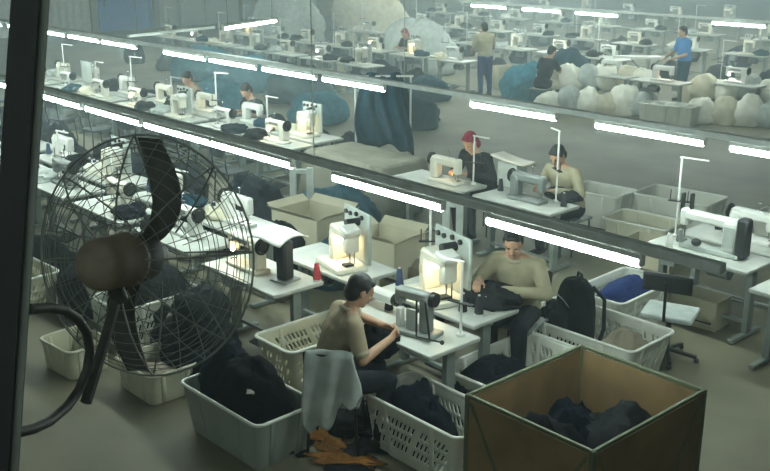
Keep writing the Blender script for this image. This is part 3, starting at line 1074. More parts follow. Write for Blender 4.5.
# the pale jacket on the chair back of the man in beige
def jacket(u, v):
    a = (u - 0.5) * 2
    w = 0.17 + 0.06 * v - 0.05 * max(0, v - .7)
    fold = 0.022 * sin(u * 14 + v * 3) * (0.3 + v)
    low = 0.47 + 0.13 * sin(u * 4.5 + 0.6) + 0.05 * sin(u * 17)
    over = 0.03 * max(0, 1 - v * 10)
    return (a * w + 0.03 * v, -0.268 - 0.05 * v - fold + over, 0.878 + 0.012 * (1 - a * a) - low * v)
tj = MB().grid(30, 22, jacket).build('pale_jacket', M['grey_cloth'], smooth=80, thick=0.012)
tj.location = (-5.17, 4.17, 0)
tj.rotation_euler.z = radians(40)
tag(tj, 'pale grey jacket hung over the chair back of the man in beige', 'jacket')

# ================================================================== SECOND ROW
table('white sewing table under the large long-armed machine', -5.23, 8.10, -1)
table('white sewing table directly behind the large long-armed machine', -5.20, 8.74, 1)
table('white sewing table at the right edge by the aisle', -3.86, 7.72, -1)
table('white sewing table of the worker with his head bowed', -7.66, 8.28, 1)
table('white sewing table of the red-scarfed worker', -9.0, 8.20, 1)
machine('big', 'large white long-armed machine with black motor on the right table', (-4.62, 8.42, TZ), 0.0)
machine('flat_white', 'white machine behind the large long-armed machine', (-4.55, 9.02, TZ), pi)
machine('flat_white', 'white machine on the table at the right edge', (-3.35, 8.0, TZ), 0)
machine('flat_led', 'warm-lit cream machine in front of the red-scarfed worker', (-8.30, 8.48, TZ), pi)
machine('flat_dark', 'grey machine in front of the worker with his head bowed', (-7.05, 8.55, TZ), pi)
stand('tall white thread stand on the table of the large machine', (-5.14, 8.60, TZ), 0.35, 'tall')
stand('tall white thread stand by the worker with his head bowed', (-6.80, 8.76, TZ), 2.6, 'tall')
stand('white thread stand beside the red-scarfed worker', (-8.0, 8.66, TZ), 0.3, 'mid')
stand('white thread stand behind the large machine at the right', (-4.3, 9.2, TZ), 2.8, 'mid')
for i, (x, y) in enumerate(((-7.36, 8.70), (-7.52, 8.62), (-6.58, 8.62))):
    cone('black thread cone by the worker with his head bowed, %s from the left' % ORD[(1, 0, 2)[i]], (x, y, TZ))
cone('pale thread cone at the front corner of the large machine table', (-4.95, 8.18, TZ), 'thread_white')
cone('black thread cone beside the white machine behind the large one', (-4.95, 9.1, TZ))
t = thing('shelf_board', 'pale curved tray on a grey box between the two workers', 'tray', at(512, 186, 0.75))
MB().box((0, 0, 0.15), (0.30, 0.22, 0.30), 0.01).build('grey_box', M['panelgrey'], t)
MB().grid(12, 4, lambda u, v: (-0.26 + 0.52 * u, -0.12 + 0.24 * v, 0.315 + 0.05 * (1 - u) ** 2)).build('tray', M['cream'], t, thick=0.02)

C = seated(lean=0.20, seat=0.47)
person('worker in tan with head bowed behind the second row', (-6.98, 9.28, 0), pi, C, 'shirt_tan', voxel=0.011, head_pitch=-38, sleeves='long')
make_chair('stool under the worker with head bowed', (-6.98, 9.28, 0), pi, back=False)
person('worker in a dull red head scarf behind the warm-lit machine', (-8.20, 9.12, 0), pi, seated(lean=0.22, seat=0.47), 'charcoal', voxel=0.011, head_pitch=-38, sleeves='long', scarf='red_cloth')
make_chair('stool under the red-scarfed worker', (-8.20, 9.12, 0), pi, back=False)
lump('dark_garment', 'dark red-brown garment before the worker with head bowed', 'garment', (-6.82, 8.93, TZ + .002), (0.24, 0.13, 0.08), 'charcoal', 9)
for i, x in enumerate((-12.3, -13.7, -15.1, -16.5, -17.9, -19.3, -20.7)):
    table('distant white sewing table of the second row, left side, %s' % ORD[i], x, 8.1, -1)
    machine(('flat_led', 'flat_white', 'panel_off', 'flat_led', 'flat', 'flat_white', 'flat')[i], 'distant pale machine on the front line of the second row, %s' % ORD[i], (x + 0.6, 8.4, TZ), 0)
    stand('distant white thread stand on the front line of the second row, %s' % ORD[i], (x + 0.15, 8.55, TZ), 0.4, 'tall' if i % 2 else 'mid')
    table('distant white sewing table behind the front line, left side, %s' % ORD[i], x - 0.1, 8.75, 1)
    machine(('panel', 'flat_white', 'flat_led', 'flat', 'flat_white', 'panel_off', 'flat')[i], 'distant pale machine on the back line of the second row, %s' % ORD[i], (x + 0.5, 9.0, TZ), pi if i else 0)
    make_chair('distant work chair at the second row, %s to the left' % ORD[i], (x + 0.55, 7.6, 0), 0.2 * (i % 3), seat_m='black')

person('distant worker in beige seated at the second row, far left', (-15.5, 9.45, 0), pi, seated(), 'shirt_beige', voxel=0.016, head_pitch=-30)
person('distant worker in dark clothes bent over the lit machine', (-13.6, 9.5, 0), pi, seated(lean=0.24), 'charcoal', voxel=0.016, head_pitch=-40)
make_chair('stool under the distant worker in beige', (-15.5, 9.45, 0), pi, back=False)
make_chair('stool under the distant worker in dark clothes', (-13.6, 9.5, 0), pi, back=False)

# chair with a dark metal backrest in front of the large machine
t = thing('swivel_chair', 'dark-backed swivel chair with pale seat in front of the large machine', 'chair', (-4.42, 7.42, 0), radians(20))
MB().box((0, 0, 0.44), (0.46, 0.40, 0.045), 0.015).build('seat', M['grey_cloth'], t)
MB().grid(12, 5, lambda u, v: (-0.21 + 0.42 * u, -0.25 + 0.05 * (2 * u - 1) ** 2, 0.72 + 0.16 * v - .02 * (2 * u - 1) ** 2)).build('backrest', M['black'], t, thick=0.025)
MB().tube([(0, -0.12, 0.42), (0, -0.25, 0.45), (0, -0.262, 0.80)], 0.014, 8).build('back_bar', M['darkmetal'], t)
MB().cyl((0, 0, 0.10), (0, 0, 0.42), 0.025, n=12).build('column', M['darkmetal'], t)
for k in range(5):
    a = 2 * pi * k / 5
    l = MB().bar((0, 0, 0.09), (0.27 * cos(a), 0.27 * sin(a), 0.055), 0.04, 0.025).build('foot_spoke', M['darkmetal'], t)
    MB().ball((0.27 * cos(a), 0.27 * sin(a), 0.025), 0.024, 12, 8).build('caster', M['black'], l)

# ================================================================== BIN
bx0, bx1, by0, by1, bh = -3.80, -2.85, 4.12, 5.27, 0.94
cx, cy = (bx0 + bx1) / 2, (by0 + by1) / 2
bw, bl = bx1 - bx0, by1 - by0
t = thing('plywood_bin', 'large open brown plywood bin with olive metal edges in front', 'bin', (cx, cy, 0))
for (px, py, sx, sy) in ((-bw / 2, 0, 0.012, bl), (bw / 2, 0, 0.012, bl), (0, -bl / 2, bw, 0.012), (0, bl / 2, bw, 0.012)):
    MB().box((px, py, 0.10 + (bh - 0.12) / 2), (sx - (0.02 if sx > .1 else 0), sy - (0.02 if sy > .1 else 0), bh - 0.12), 0.003).build('side_panel', M['plywood'], t)
MB().box((0, 0, 0.10), (bw - 0.02, bl - 0.02, 0.02), 0.003).build('bottom_panel', M['plywood'], t)
for sx in (-1, 1):
    for sy in (-1, 1):
        k = MB()
        k.box((sx * bw / 2, sy * bl / 2, bh / 2 + 0.03), (0.032, 0.032, bh - 0.04), 0.004)
        k.build('corner_post', M['bin_frame'], t)
        c_ = MB().cyl((sx * bw / 2 - 0.015, sy * bl / 2, 0.045), (sx * bw / 2 + 0.015, sy * bl / 2, 0.045), 0.044, n=16)
        c_.build('caster', M['black'], t)
for z, nm in ((bh, 'top_rail'), (0.10, 'bottom_rail')):
    for s_ in (-1, 1):
        MB().box((0, s_ * bl / 2, z), (bw + 0.02, 0.024, 0.024), 0.004).build(nm, M['bin_frame'], t)
        MB().box((s_ * bw / 2, 0, z), (0.024, bl + 0.02, 0.024), 0.004).build(nm, M['bin_frame'], t)
class BR:
    def bar(s_, *a, **k):
        MB().bar(*a, **k).build('brace', M['bin_frame'], t)
br = BR()
for s_ in (-1, 1):
    br.bar((-bw / 2 + 0.03, s_ * (bl / 2 + 0.012), bh - 0.04), (0.0, s_ * (bl / 2 + 0.012), 0.14), 0.02, 0.01, up=(0, 1, 0))
    br.bar((bw / 2 - 0.03, s_ * (bl / 2 + 0.012), bh - 0.04), (0.0, s_ * (bl / 2 + 0.012), 0.14), 0.02, 0.01, up=(0, 1, 0))
    br.bar((s_ * (bw / 2 + 0.012), bl / 2 - 0.04, bh - 0.04), (s_ * (bw / 2 + 0.012), 0.1, 0.14), 0.02, 0.01, up=(1, 0, 0))
    br.bar((s_ * (bw / 2 + 0.012), -bl / 2 + 0.04, bh - 0.04), (s_ * (bw / 2 + 0.012), -0.1, 0.14), 0.02, 0.01, up=(1, 0, 0))
lump('garment_bundle', 'black garment bundle at the left inside the brown bin', 'garments', (cx - 0.12, cy - 0.22, 0.115), (0.36, 0.32, 0.50), 'black_cloth', 11, flat=0.3)
lump('garment_bundle', 'dark garment bundle at the right inside the brown bin', 'garments', (cx + 0.05, cy + 0.28, 0.115), (0.34, 0.28, 0.48), 'charcoal', 14, flat=0.3)
lump('garment_bundle', 'dark garment bundle at the far corner inside the brown bin', 'garments', (cx - 0.22, cy + 0.16, 0.115), (0.24, 0.28, 0.44), 'navy', 17, flat=0.3)
lump('garment_bundle', 'dark garment bundle at the near corner inside the brown bin', 'garments', (cx + 0.25, cy - 0.28, 0.115), (0.20, 0.28, 0.42), 'charcoal', 19, flat=0.3)

# ================================================================== CRATES
make_crate('grey solid crate with white rim heaped with black garments', 1.00, 0.54, 0.40, 'crate_grey', holes=False, loc=(-5.69, 3.73, 0), rz=0.02)
lump('garment_bundle', 'large black garment bundle heaped in the grey solid crate', 'garments', (-5.68, 3.74, 0.02), (0.42, 0.235, 0.47), 'black_cloth', 21, flat=0.35, amp=.16)
lump('garment_bundle', 'smaller dark navy garment bundle at the left in the grey solid crate', 'garments', (-5.98, 3.75, 0.22), (0.22, 0.20, 0.32), 'navy', 23, flat=0.4, amp=.18)
tg = MB().grid(6, 6, lambda u, v: (-0.03 + 0.06 * u, -0.025 + 0.05 * v, 0.004 * sin(u * 3))).build('white_tag', M['white'], smooth=60, thick=0.003)
bpy.context.view_layer.update()
_o = Vector((0, 0, CAM_H))
pt = at(251, 391, 0.52)
_h, _loc, _n, _i, _ob, _m = S.ray_cast(bpy.context.evaluated_depsgraph_get(), _o, ray(251, 391).normalized())
if _h and _ob.name.startswith('garment_bundle'):
    pt = _loc + _n * 0.004
tg.location = pt; tg.rotation_euler = (radians(35), 0, radians(42))
tag(tg, 'small white tag on the black garments in the grey crate', 'tag')

make_crate('tall cream slotted crate left of the man in beige', 0.52, 1.10, 0.42, 'crate_cream', loc=(-6.26, 4.62 + .3, 0), rz=0.0, slant=0.5)
make_crate('white slotted crate in front of the table of the man in beige', 0.98, 0.50, 0.44, 'crate_white', loc=(-4.57, 4.60 - .02, 0), rz=0.0, slant=0.5)
make_crate('white slotted crate right behind the brown bin', 0.54, 1.08, 0.42, 'crate_white', loc=(-4.74, 5.62 + .02, 0), rz=0.03)
make_crate('white slotted crate holding the black backpack', 1.20, 0.66, 0.42, 'crate_white', loc=(-4.76, 6.76, 0), rz=0.03)
make_crate('white crate of blue cloth behind the backpack crate', 0.56, 0.95, 0.42, 'crate_white', loc=(-5.15, 7.76, 0), rz=0.05)
make_crate('low cream crate standing on open floor below the fan', 0.58, 0.46, 0.27, 'crate_cream', holes=False, rim='crate_cream', loc=(-6.93, 3.66, 0), rz=0.02, taper=0.08)
make_crate('low cream crate farther left on open floor by the post', 0.50, 0.40, 0.27, 'crate_cream', holes=False, rim='crate_cream', loc=(-7.80, 3.34, 0), rz=0.1, taper=0.08)
make_crate('white slotted crate behind the fan with dark bundle', 0.55, 0.86, 0.44, 'crate_white', loc=(-8.02, 4.18, 0), rz=0.06)
make_crate('cream slotted crate at the left behind the fan guard', 0.80, 0.52, 0.40, 'crate_cream', loc=(-9.65, 3.60, 0), rz=0.05)
make_crate('white crate half hidden behind the fan motor', 0.7, 0.5, 0.40, 'crate_white', loc=(-8.80, 4.15, 0), rz=0.0)

lump('garment_bundle', 'dark garments lying in the crate in front of the beige man', 'garments', (-4.72, 4.58, 0.02), (0.28, 0.20, 0.34), 'navy', 25, flat=.4)
lump('garment_bundle', 'black garments filling the crate right behind the brown bin', 'garments', (-4.76, 5.46, 0.02), (0.22, 0.38, 0.28), 'navy', 27, flat=.4)
lump('blue_cloth', 'blue cloth bundle filling the crate behind the backpack', 'cloth', (-5.16, 7.78, 0.02), (0.23, 0.38, 0.33), 'blue_cloth', 29, flat=.4, amp=.15)
lump('garment_bundle', 'dark bundle mounded in the crate behind the fan', 'garments', (-8.02, 4.2, 0.02), (0.25, 0.38, 0.56), 'charcoal', 31, flat=.4, amp=.15)
lump('scrap_heap', 'brown scraps lying in the low cream crate below the fan', 'scraps', (-6.93, 3.66, 0.02), (0.24, 0.18, 0.14), 'carton_brown', 33, flat=.4)
lump('pale_cloth', 'pale cloth bundle in the crate hidden behind the fan motor', 'cloth', (-8.80, 4.15, 0.02), (0.28, 0.19, 0.42), 'white_cloth', 35, flat=.4)
lump('red_scraps', 'reddish scraps at the right end of the backpack crate', 'scraps', (-4.42, 6.78, 0.02), (0.22, 0.24, 0.28), 'carton_brown', 37, flat=.4)

# black backpack standing in its crate
bp = thing('backpack', 'black backpack standing upright in a white slotted crate', 'backpack', (-4.95, 6.74, 0.03), radians(-30))
bp.scale = (1.12, 1.12, 1.06)
def bpfn(p):
    k = 1.0 / (abs(p.x) ** 3 + abs(p.y) ** 3 + abs(p.z) ** 3) ** (1 / 3)
    return k * (1 + 0.03 * noise.noise(p * 3))
m_ = MB().ball((0, 0, 0.36), (0.20, 0.13, 0.36), 32, 20, None, bpfn)
m_.v = [(x * (1 - 0.35 * max(0, (z - 0.45) / 0.3) ** 2), y, z) for x, y, z in m_.v]
m_.build('bag_body', M['black_cloth'], bp, smooth=60)
MB().ball((0, -0.13, 0.24), (0.155, 0.06, 0.19), 24, 16, None, bpfn).build('front_pocket', M['charcoal'], bp, smooth=60)
MB().tube([(-0.05, 0.02, 0.70), (-0.03, 0.02, 0.755), (0.03, 0.02, 0.755), (0.05, 0.02, 0.70)], 0.011, 8).build('top_handle', M['charcoal'], bp)
for sx in (-1, 1):
    MB().tube([(sx * 0.08, 0.10, 0.66), (sx * 0.11, 0.19, 0.55), (sx * 0.13, 0.19, 0.30), (sx * 0.15, 0.12, 0.10)], 0.016, 8).build('shoulder_strap', M['charcoal'], bp)
MB().tube([(-0.14, -0.10, 0.50), (-0.07, -0.137, 0.56), (0.07, -0.137, 0.56), (0.14, -0.10, 0.50)], 0.005, 6).build('zip', M['greymetal'], bp)

# dark garments heaped at the left between fan and left table
for i, (x, y, z, r, m, w) in enumerate((
        (-6.98, 4.12, 0.0, (0.36, 0.30, 0.36), 'black_cloth', 'lowest'), (-7.05, 4.20, 0.40, (0.26, 0.22, 0.24), 'charcoal', 'topmost'),
        (-6.72, 3.98, 0.0, (0.24, 0.22, 0.22), 'navy', 'nearest'), (-7.3, 4.1, 0.0, (0.26, 0.26, 0.30), 'charcoal', 'leftmost'))):
    lump('garment_bundle', 'black garment bundle on the floor by the left table, %s of the heap' % w, 'garments', (x, y, z), r, m, 41 + i, flat=.45, amp=.2)
# orange scraps on the floor
for i, (x, y) in enumerate(((332, 452), (322, 440), (345, 462))):
    p = at(x, y, 0)
    def scrap(u, v, i=i):
        return ((u - .5) * (0.30 + .1 * i) * (1 - .3 * sin(v * 9)), (v - .5) * 0.16 * (1 + .4 * sin(u * 7)), 0.010 + 0.016 * (1 + noise.noise(Vector((u * 4 + i, v * 4, 0)))))
    o = MB().grid(20, 12, scrap).build('scrap_patch', M['orange_cloth'], smooth=80, thick=0.006)
    o.location = p
    o.rotation_euler.z = 0.5 * i - 0.4
    tag(o, 'orange cloth scrap on the floor under the chair, %s' % ('middle one', 'farthest', 'nearest')[i], 'scrap')
for i, (x, y, w) in enumerate(((318, 418, 'beside the grey crate'), (338, 412, 'under the chair'), (365, 448, 'near the white slotted crate'), (300, 440, 'by the corner of the grey crate'), (352, 468, 'nearest the picture edge'))):  # flat dark sheets added to darken the floor around the chair
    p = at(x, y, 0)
    def dark_patch(u, v, i=i):
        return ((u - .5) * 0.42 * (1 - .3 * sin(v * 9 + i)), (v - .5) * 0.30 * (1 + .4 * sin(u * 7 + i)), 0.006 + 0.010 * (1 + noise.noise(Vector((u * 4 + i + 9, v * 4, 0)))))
    o = MB().grid(20, 12, dark_patch).build('scrap_patch', M['black_cloth' if i % 2 else 'charcoal'], smooth=80, thick=0.005)
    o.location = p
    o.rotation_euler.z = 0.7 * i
    tag(o, 'flat dark patch on the floor %s' % w, 'scrap')
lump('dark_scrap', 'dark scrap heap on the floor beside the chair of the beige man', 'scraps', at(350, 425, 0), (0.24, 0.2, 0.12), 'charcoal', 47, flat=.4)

# cartons behind the near row
def make_carton(label, loc, d, rz, m='carton', flaps=True, cat='carton'):
    t = thing('open_carton', label, cat, loc, rz)
    L, W, H = d
    k = MB()
    for s_ in (-1, 1):
        k.box((s_ * L / 2, 0, H / 2), (0.012, W, H), 0.002)
        k.box((0, s_ * W / 2, H / 2), (L, 0.012, H), 0.002)
    k.box((0, 0, 0.008), (L, W, 0.012), 0.002)
    k.build('carton_body', M[m], t)
    if flaps:
        for s_ in (-1, 1):
            MB().bar((s_ * L / 2, 0, H), (s_ * (L / 2 + 0.10), 0, H + 0.06), W * 0.96, 0.006).build('flap', M[m], t)
            MB().bar((0, s_ * W / 2, H), (0, s_ * (W / 2 + 0.09), H + 0.07), L * 0.96, 0.006).build('flap', M[m], t)
    return t


make_carton('open beige carton standing behind the left table', (-8.75, 6.75, 0), (0.75, 0.60, 0.62), 0.1)
make_carton('beige carton with open flaps behind the panel machines', (-7.25, 6.55, 0), (0.62, 0.50, 0.72), 0.15)
make_carton('brown carton beside the beige carton behind the panel machines', (-6.62, 6.40, 0), (0.60, 0.46, 0.42), 0.1, 'carton_brown')
make_carton('low brown carton behind the man in tan', (-6.0, 7.1, 0), (0.6, 0.5, 0.4), 0.4, 'carton_brown')
lump('garment_bundle', 'dark bundle on the floor right of the beige carton', 'garments', (-8.0, 6.5, 0), (0.32, 0.3, 0.34), 'dark_teal', 51, flat=.4)
lump('garment_bundle', 'dark bundle on the floor left of the beige carton', 'garments', (-10.5, 7.1, 0), (0.5, 0.35, 0.45), 'navy', 52, flat=.4)
lump('garment_bundle', 'dark bundle on the floor behind the man in tan', 'garments', (-5.4, 7.15 - .3, 0), (0.2, 0.2, 0.3), 'charcoal', 53, flat=.4)
lump('blue_cloth', 'blue cloth heap on the floor before the beige covered table', 'cloth', (-9.5, 7.75, 0), (0.62, 0.34, 0.40), 'dark_teal', 54, flat=.4)

# pale crates past the second row
make_crate('white crate behind the worker with head bowed', 0.75, 0.55, 0.46, 'crate_white', holes=False, loc=(-7.45, 10.55, 0), rz=0.1)
make_crate('long pale crate on the floor past the second row', 1.0, 0.62, 0.48, 'crate_white', holes=False, loc=(-6.55, 11.0, 0), rz=0.1)
make_crate('cream crate in front of the long pale crate', 0.85, 0.55, 0.36, 'crate_cream', holes=False, loc=(-6.45, 10.05, 0), rz=0.1)
make_carton('flat beige carton between the second-row table and cream crate', (-6.0, 9.6, 0), (0.6, 0.4, 0.3), 0.1, flaps=False)
make_crate('pale crate leaning by the right rear table', 0.8, 0.5, 0.42, 'crate_white', holes=False, loc=(-5.2, 11.3, 0), rz=0.1)
make_carton('beige carton under the large machine table', (-4.72, 8.42, 0.0), (0.55, 0.3, 0.30), 0.05, flaps=False)

# beige covered table and the dark cloth hanging on a white rack
t = thing('covered_table', 'long table under a drab sheet left of the red-scarfed worker', 'table', (-10.15, 8.75, 0))
MB().box((0, 0, 0.37), (1.6, 0.8, 0.72), 0.02).build('frame', M['leg'], t)
MB().grid(30, 24, lambda u, v: ((u - .5) * 1.9, (v - .5) * 1.1, 0.765 - 1.6 * max(0, abs(u - .5) - 0.43) ** 0.9 * 4 - 1.6 * max(0, abs(v - .5) - 0.38) ** 0.9 * 2.6 + 0.012 * noise.noise(Vector((u * 7, v * 7, 1))))).build('sheet', M['sheet_drab'], t, smooth=80, thick=0.008)
t = thing('garment_rack', 'white metal rack with dark teal cloth hung over it', 'rack', (-11.15, 10.0, 0), radians(48))
for sx in (-0.42, 0.42):
    MB().cyl((sx, 0, 0.03), (sx, 0, 1.62), 0.016, n=10).build('upright', M['white'], t)
    MB().bar((sx, -0.25, 0.02), (sx, 0.25, 0.02), 0.04, 0.03).build('foot', M['white'], t)
MB().cyl((-0.46, 0, 1.62), (0.46, 0, 1.62), 0.016, n=10).build('rail', M['white'], t)
def drape(u, v):
    a = (v - .5) * 2
    k = 0.62 + 0.38 * min(1, abs(a) * 1.6)
    L = 1.16 + 0.12 * sin(u * 5 + (1 if a > 0 else 2.5)) + 0.04 * sin(u * 19)
    puff = 0.16 * sin(pi * min(1, abs(a))) + 0.05
    return ((u - .5) * 0.86 * k + 0.05 * sin(a * 5), (puff * (1 if a > 0 else -1)) * min(1, abs(a) * 5) + 0.04 * sin(u * 22 + a * 2), 1.645 + 0.03 * sin(u * 9) - L * abs(a))
o = MB().grid(40, 30, drape).build('hanging_cloth', M['dark_teal'], smooth=80, thick=0.015)
o.location = (-11.15, 10.0, 0); o.rotation_euler.z = radians(48)
tag(o, 'dark teal cloth hanging from the white rack', 'cloth')

# ================================================================== FAR ROWS
def far_row(y, xs, op, name, kinds, st=None):
    for i, x in enumerate(xs):
        w = ORD[i]
        table('far white table, %s, %s from right' % (name, w), x, y, op)
        machine(kinds[i % len(kinds)], 'far pale machine, %s, %s from right' % (name, w), (x + 0.6, y + 0.28, TZ), 0 if op < 0 else pi)
        if st and i % st == 0:
            stand('far thread stand, %s, %s from right' % (name, w), (x + 0.15, y + 0.42, TZ), 0.4, 'tall')


far_row(14.9, [-18.3 - 1.45 * k for k in range(7)], -1, 'the line left of the sacks', ['panel_off', 'flat_wled', 'flat', 'panel_off'], 2)
far_row(17.1, [-17.4 - 1.45 * k for k in range(7)], -1, 'the line behind the warm lamps', ['flat_white', 'panel', 'flat_led', 'panel_off', 'flat'], 3)
far_row(17.75, [-12.0, -13.3], 1, 'the pair by the red lamp', ['flat_red', 'flat_wled'])
far_row(18.6, [-8.0, -9.4, -10.8], -1, 'the line behind the right sacks', ['flat_white', 'panel_off', 'flat_wled'], 1)
far_row(20.2, [-15.1 - 1.5 * k for k in range(7)], -1, 'the line under the far beam', ['flat_white', 'flat', 'panel_off'], 3)
far_row(23.5, [-11.5 - 1.7 * k for k in range(9)], -1, 'the deep line beyond the far beam', ['flat', 'panel_off', 'flat_white'], 2)
far_row(27.5, [-13.0 - 1.9 * k for k in range(9)], -1, 'the second deep line beyond the beam', ['flat_white', 'panel_off', 'flat'], 2)
far_row(33.0, [-15.0 - 2.1 * k for k in range(9)], -1, 'the last line before the wall', ['flat', 'flat_white', 'panel_off'])

person('standing person in beige seen from behind beyond the lamps', (-15.75, 17.35, 0), radians(70), standing(), 'shirt_tan', 'blue_cloth', voxel=0.016, head_pitch=-10)
person('standing person in a bright blue shirt at the far right', (-12.15, 20.05, 0), radians(150), standing(), 'shirt_blue', 'dark_teal', voxel=0.016, head_pitch=-10)
person('person in dark clothes seated left of the red lamp', (-13.75, 17.0, 0), radians(0), seated(lean=.2), 'navy', voxel=0.016, head_pitch=-30)
make_chair('stool under the person left of the red lamp', (-13.75, 17.0, 0), 0, back=False)
person('person in a reddish scarf seated at the warm far lamps', (-18.9, 18.0, 0), pi, seated(lean=.2), 'charcoal', voxel=0.016, head_pitch=-30, scarf='red_cloth')
make_chair('stool under the person at the warm far lamps', (-18.9, 18.0, 0), 0, back=False)

# sacks and bundles heaped between second row and far rows
def sack(label, loc, r, m, seed, rz):
    return lump('cloth_sack', label, 'sack', loc, r, m, seed, rz, flat=.55, group='heaped sacks', amp=.26, nu=24, nv=14)


def heap(x0, x1, n, y_at, words, seed, rows=(0.0, 0.0, 0.40)):
    k = 0
    spots = []
    for q, z in enumerate(rows):
        for i in range(n - (q % 2)):
            u = (i + 0.5 * (q % 2) + 0.5) / n
            p = at(x0 + (x1 - x0) * u, y_at(u) - (11 * q if q < 2 else 6), 0)
            spots.append((x0 + (x1 - x0) * u, Vector((p.x, p.y, z))))
    order = sorted(range(len(spots)), key=lambda a: spots[a][0])
    for i, (x, p) in enumerate(spots):
        w = ('front', 'back', 'top')[0 if i < n else (1 if i < 2 * n - 1 else 2)]
        c = i if i < n else (i - n if i < 2 * n - 1 else i - 2 * n + 1)
        sack('pale cloth sack, %s layer of the %s, %s from left' % (w, words, ORD[c]), p, (0.33 + RND.uniform(-.05, .05), 0.26, 0.33 + RND.uniform(-.08, .08)), ('white_cloth', 'beige_cloth', 'white_cloth', 'grey_cloth')[(i * 7 + seed) % 4], seed + i, RND.uniform(-.4, .4) + 0.8)


heap(540, 652, 6, lambda u: 112 + 3 * u, 'left heap behind the lamps', 60)
heap(690, 805, 5, lambda u: 122 + 6 * u, 'right heap behind the lamps', 90)
for i, (x, y) in enumerate(((655, 98), (668, 99), (681, 100))):
    make_crate('white crate standing at the right end of the left sacks, %s' % ORD[i], 0.6, 0.42, 0.42, 'crate_white', holes=False, loc=at(x, y + 26, 0), rz=0.1, group='white crates by the sacks')
for i, (x, y, r, m, lb) in enumerate(((-14.6, 17.5, (0.55, 0.45, 0.62), 'teal_cloth', 'teal cloth heap right of the standing person in beige'),
                                      (-16.2, 15.9, (0.5, 0.4, 0.35), 'dark_teal', 'dark cloth heap at the feet of the standing person'),
                                      (-18.0, 13.6, (0.8, 0.5, 0.5), 'dark_teal', 'dark cloth heap in front of the far left tables, right one'),
                                      (-20.2, 13.7, (0.8, 0.5, 0.55), 'teal_cloth', 'teal cloth heap in front of the far left tables, middle one'),
                                      (-22.5, 13.8, (0.8, 0.5, 0.6), 'teal_cloth', 'teal cloth heap under the crosswise lamp, left one'),
                                      (-18.2, 16.2, (0.5, 0.4, 0.5), 'navy', 'navy cloth heap in front of the warm far lamps'),
                                      (-19.6, 18.9, (1.0, 0.6, 1.0), 'grey_cloth', 'large pale cloth mound left of the standing person in beige'),
                                      (-14.6, 18.9, (0.6, 0.5, 0.75), 'dark_teal', 'tall charcoal cloth heap behind the red lamp'),
                                      (-17.8, 11.3, (0.6, 0.45, 0.55), 'teal_cloth', 'teal cloth heap behind the second row at the far left'),
                                      (-27.5, 24.0, (1.3, 0.9, 1.4), 'beige_cloth', 'large beige heap near the far wall, right one'),
                                      (-14.2, 13.3, (0.7, 0.5, 0.45), 'dark_teal', 'low dark teal heap on the floor behind the hanging cloth'),
                                      (-15.8, 12.4, (0.6, 0.5, 0.4), 'teal_cloth', 'low teal heap on the floor left of the hanging cloth'),
                                      (-28.5, 21.0, (1.2, 0.9, 1.3), 'grey_cloth', 'large grey heap near the far wall, left one'))):
    lump('cloth_heap', lb, 'cloth', (x, y, 0), r, m, 100 + i, 0.7, flat=.4, amp=.2)

# small bundles, cones and boxes lying about on and under the tables
CL = ('black_cloth', 'charcoal', 'white_cloth', 'navy', 'beige_cloth', 'black_cloth', 'grey_cloth', 'dark_teal')
def clutter(xs, y, line, seed, floor_y=None, dy=0.0):
    for i, x in enumerate(xs):
        m = CL[(i * 3 + seed) % 8]
        cn = {'black_cloth': 'black', 'charcoal': 'charcoal', 'white_cloth': 'off-white', 'navy': 'navy', 'beige_cloth': 'beige', 'grey_cloth': 'pale grey', 'dark_teal': 'dark teal'}
        lump('cloth_bundle', '%s cloth bundle on the %s table, %s' % (cn[m], ORD[i], line), 'cloth', (x + 0.98 if i % 2 else x + 0.17, y + 0.22 + dy, TZ + 0.002), (0.17, 0.15, 0.085), m, seed + i, i, nu=24, nv=14, flat=.5, amp=.4)
        if floor_y is not None:
            m = ('black_cloth', 'navy', 'charcoal')[(i + seed) % 3]
            lump('cloth_bundle', '%s floor bundle by the %s table, %s' % (cn[m], ORD[i], line), 'garments', (x + 0.1 + 0.3 * (i % 3), floor_y, 0.0), (0.36, 0.28, 0.36), m, seed + 30 + i, i, nu=24, nv=14, flat=.4)


clutter([-9.1, -10.5, -11.9, -13.3, -14.7, -16.1], 4.62, 'the nearest line behind the fan', 200, 4.05)
clutter([-9.0, -10.4, -11.8, -13.2, -14.6, -16.0], 5.3, 'the second line behind the fan', 220, 6.35)
clutter([-12.3, -13.7, -15.1, -16.5, -17.9, -19.3, -20.7], 8.1, 'the second row front', 240, 7.1)
clutter([-12.4, -13.8, -15.2, -16.6, -18.0, -19.4, -20.8], 8.75, 'the second row back', 260, 10.3)
clutter([-18.3 - 1.45 * k for k in range(7)], 14.9, 'the line left of the sacks', 280, 14.2)
clutter([-17.4 - 1.45 * k for k in range(7)], 17.1, 'the line behind the warm lamps', 300, 16.5)
clutter([-15.1 - 1.5 * k for k in range(7)], 20.2, 'the line under the far beam', 320, 19.6)
clutter([-11.5 - 1.7 * k for k in range(9)], 23.5, 'the deep line past the far beam', 340, 22.8)
clutter([-13.0 - 1.9 * k for k in range(9)], 27.5, 'the second deep line', 360, 26.8)
for i, (x, y, w) in enumerate(((-11.2, 19.2, 'left'), (-10.2, 19.8, 'middle'), (-9.0, 19.6, 'right'), (-19.6, 15.9, 'far left'), (-16.2, 18.6, 'farther left'))):
    make_carton('pale carton standing in the far rows, %s one' % w, (x, y, 0), (0.6, 0.5, 0.55 + .1 * (i % 2)), 0.3 * i, 'carton', flaps=False)

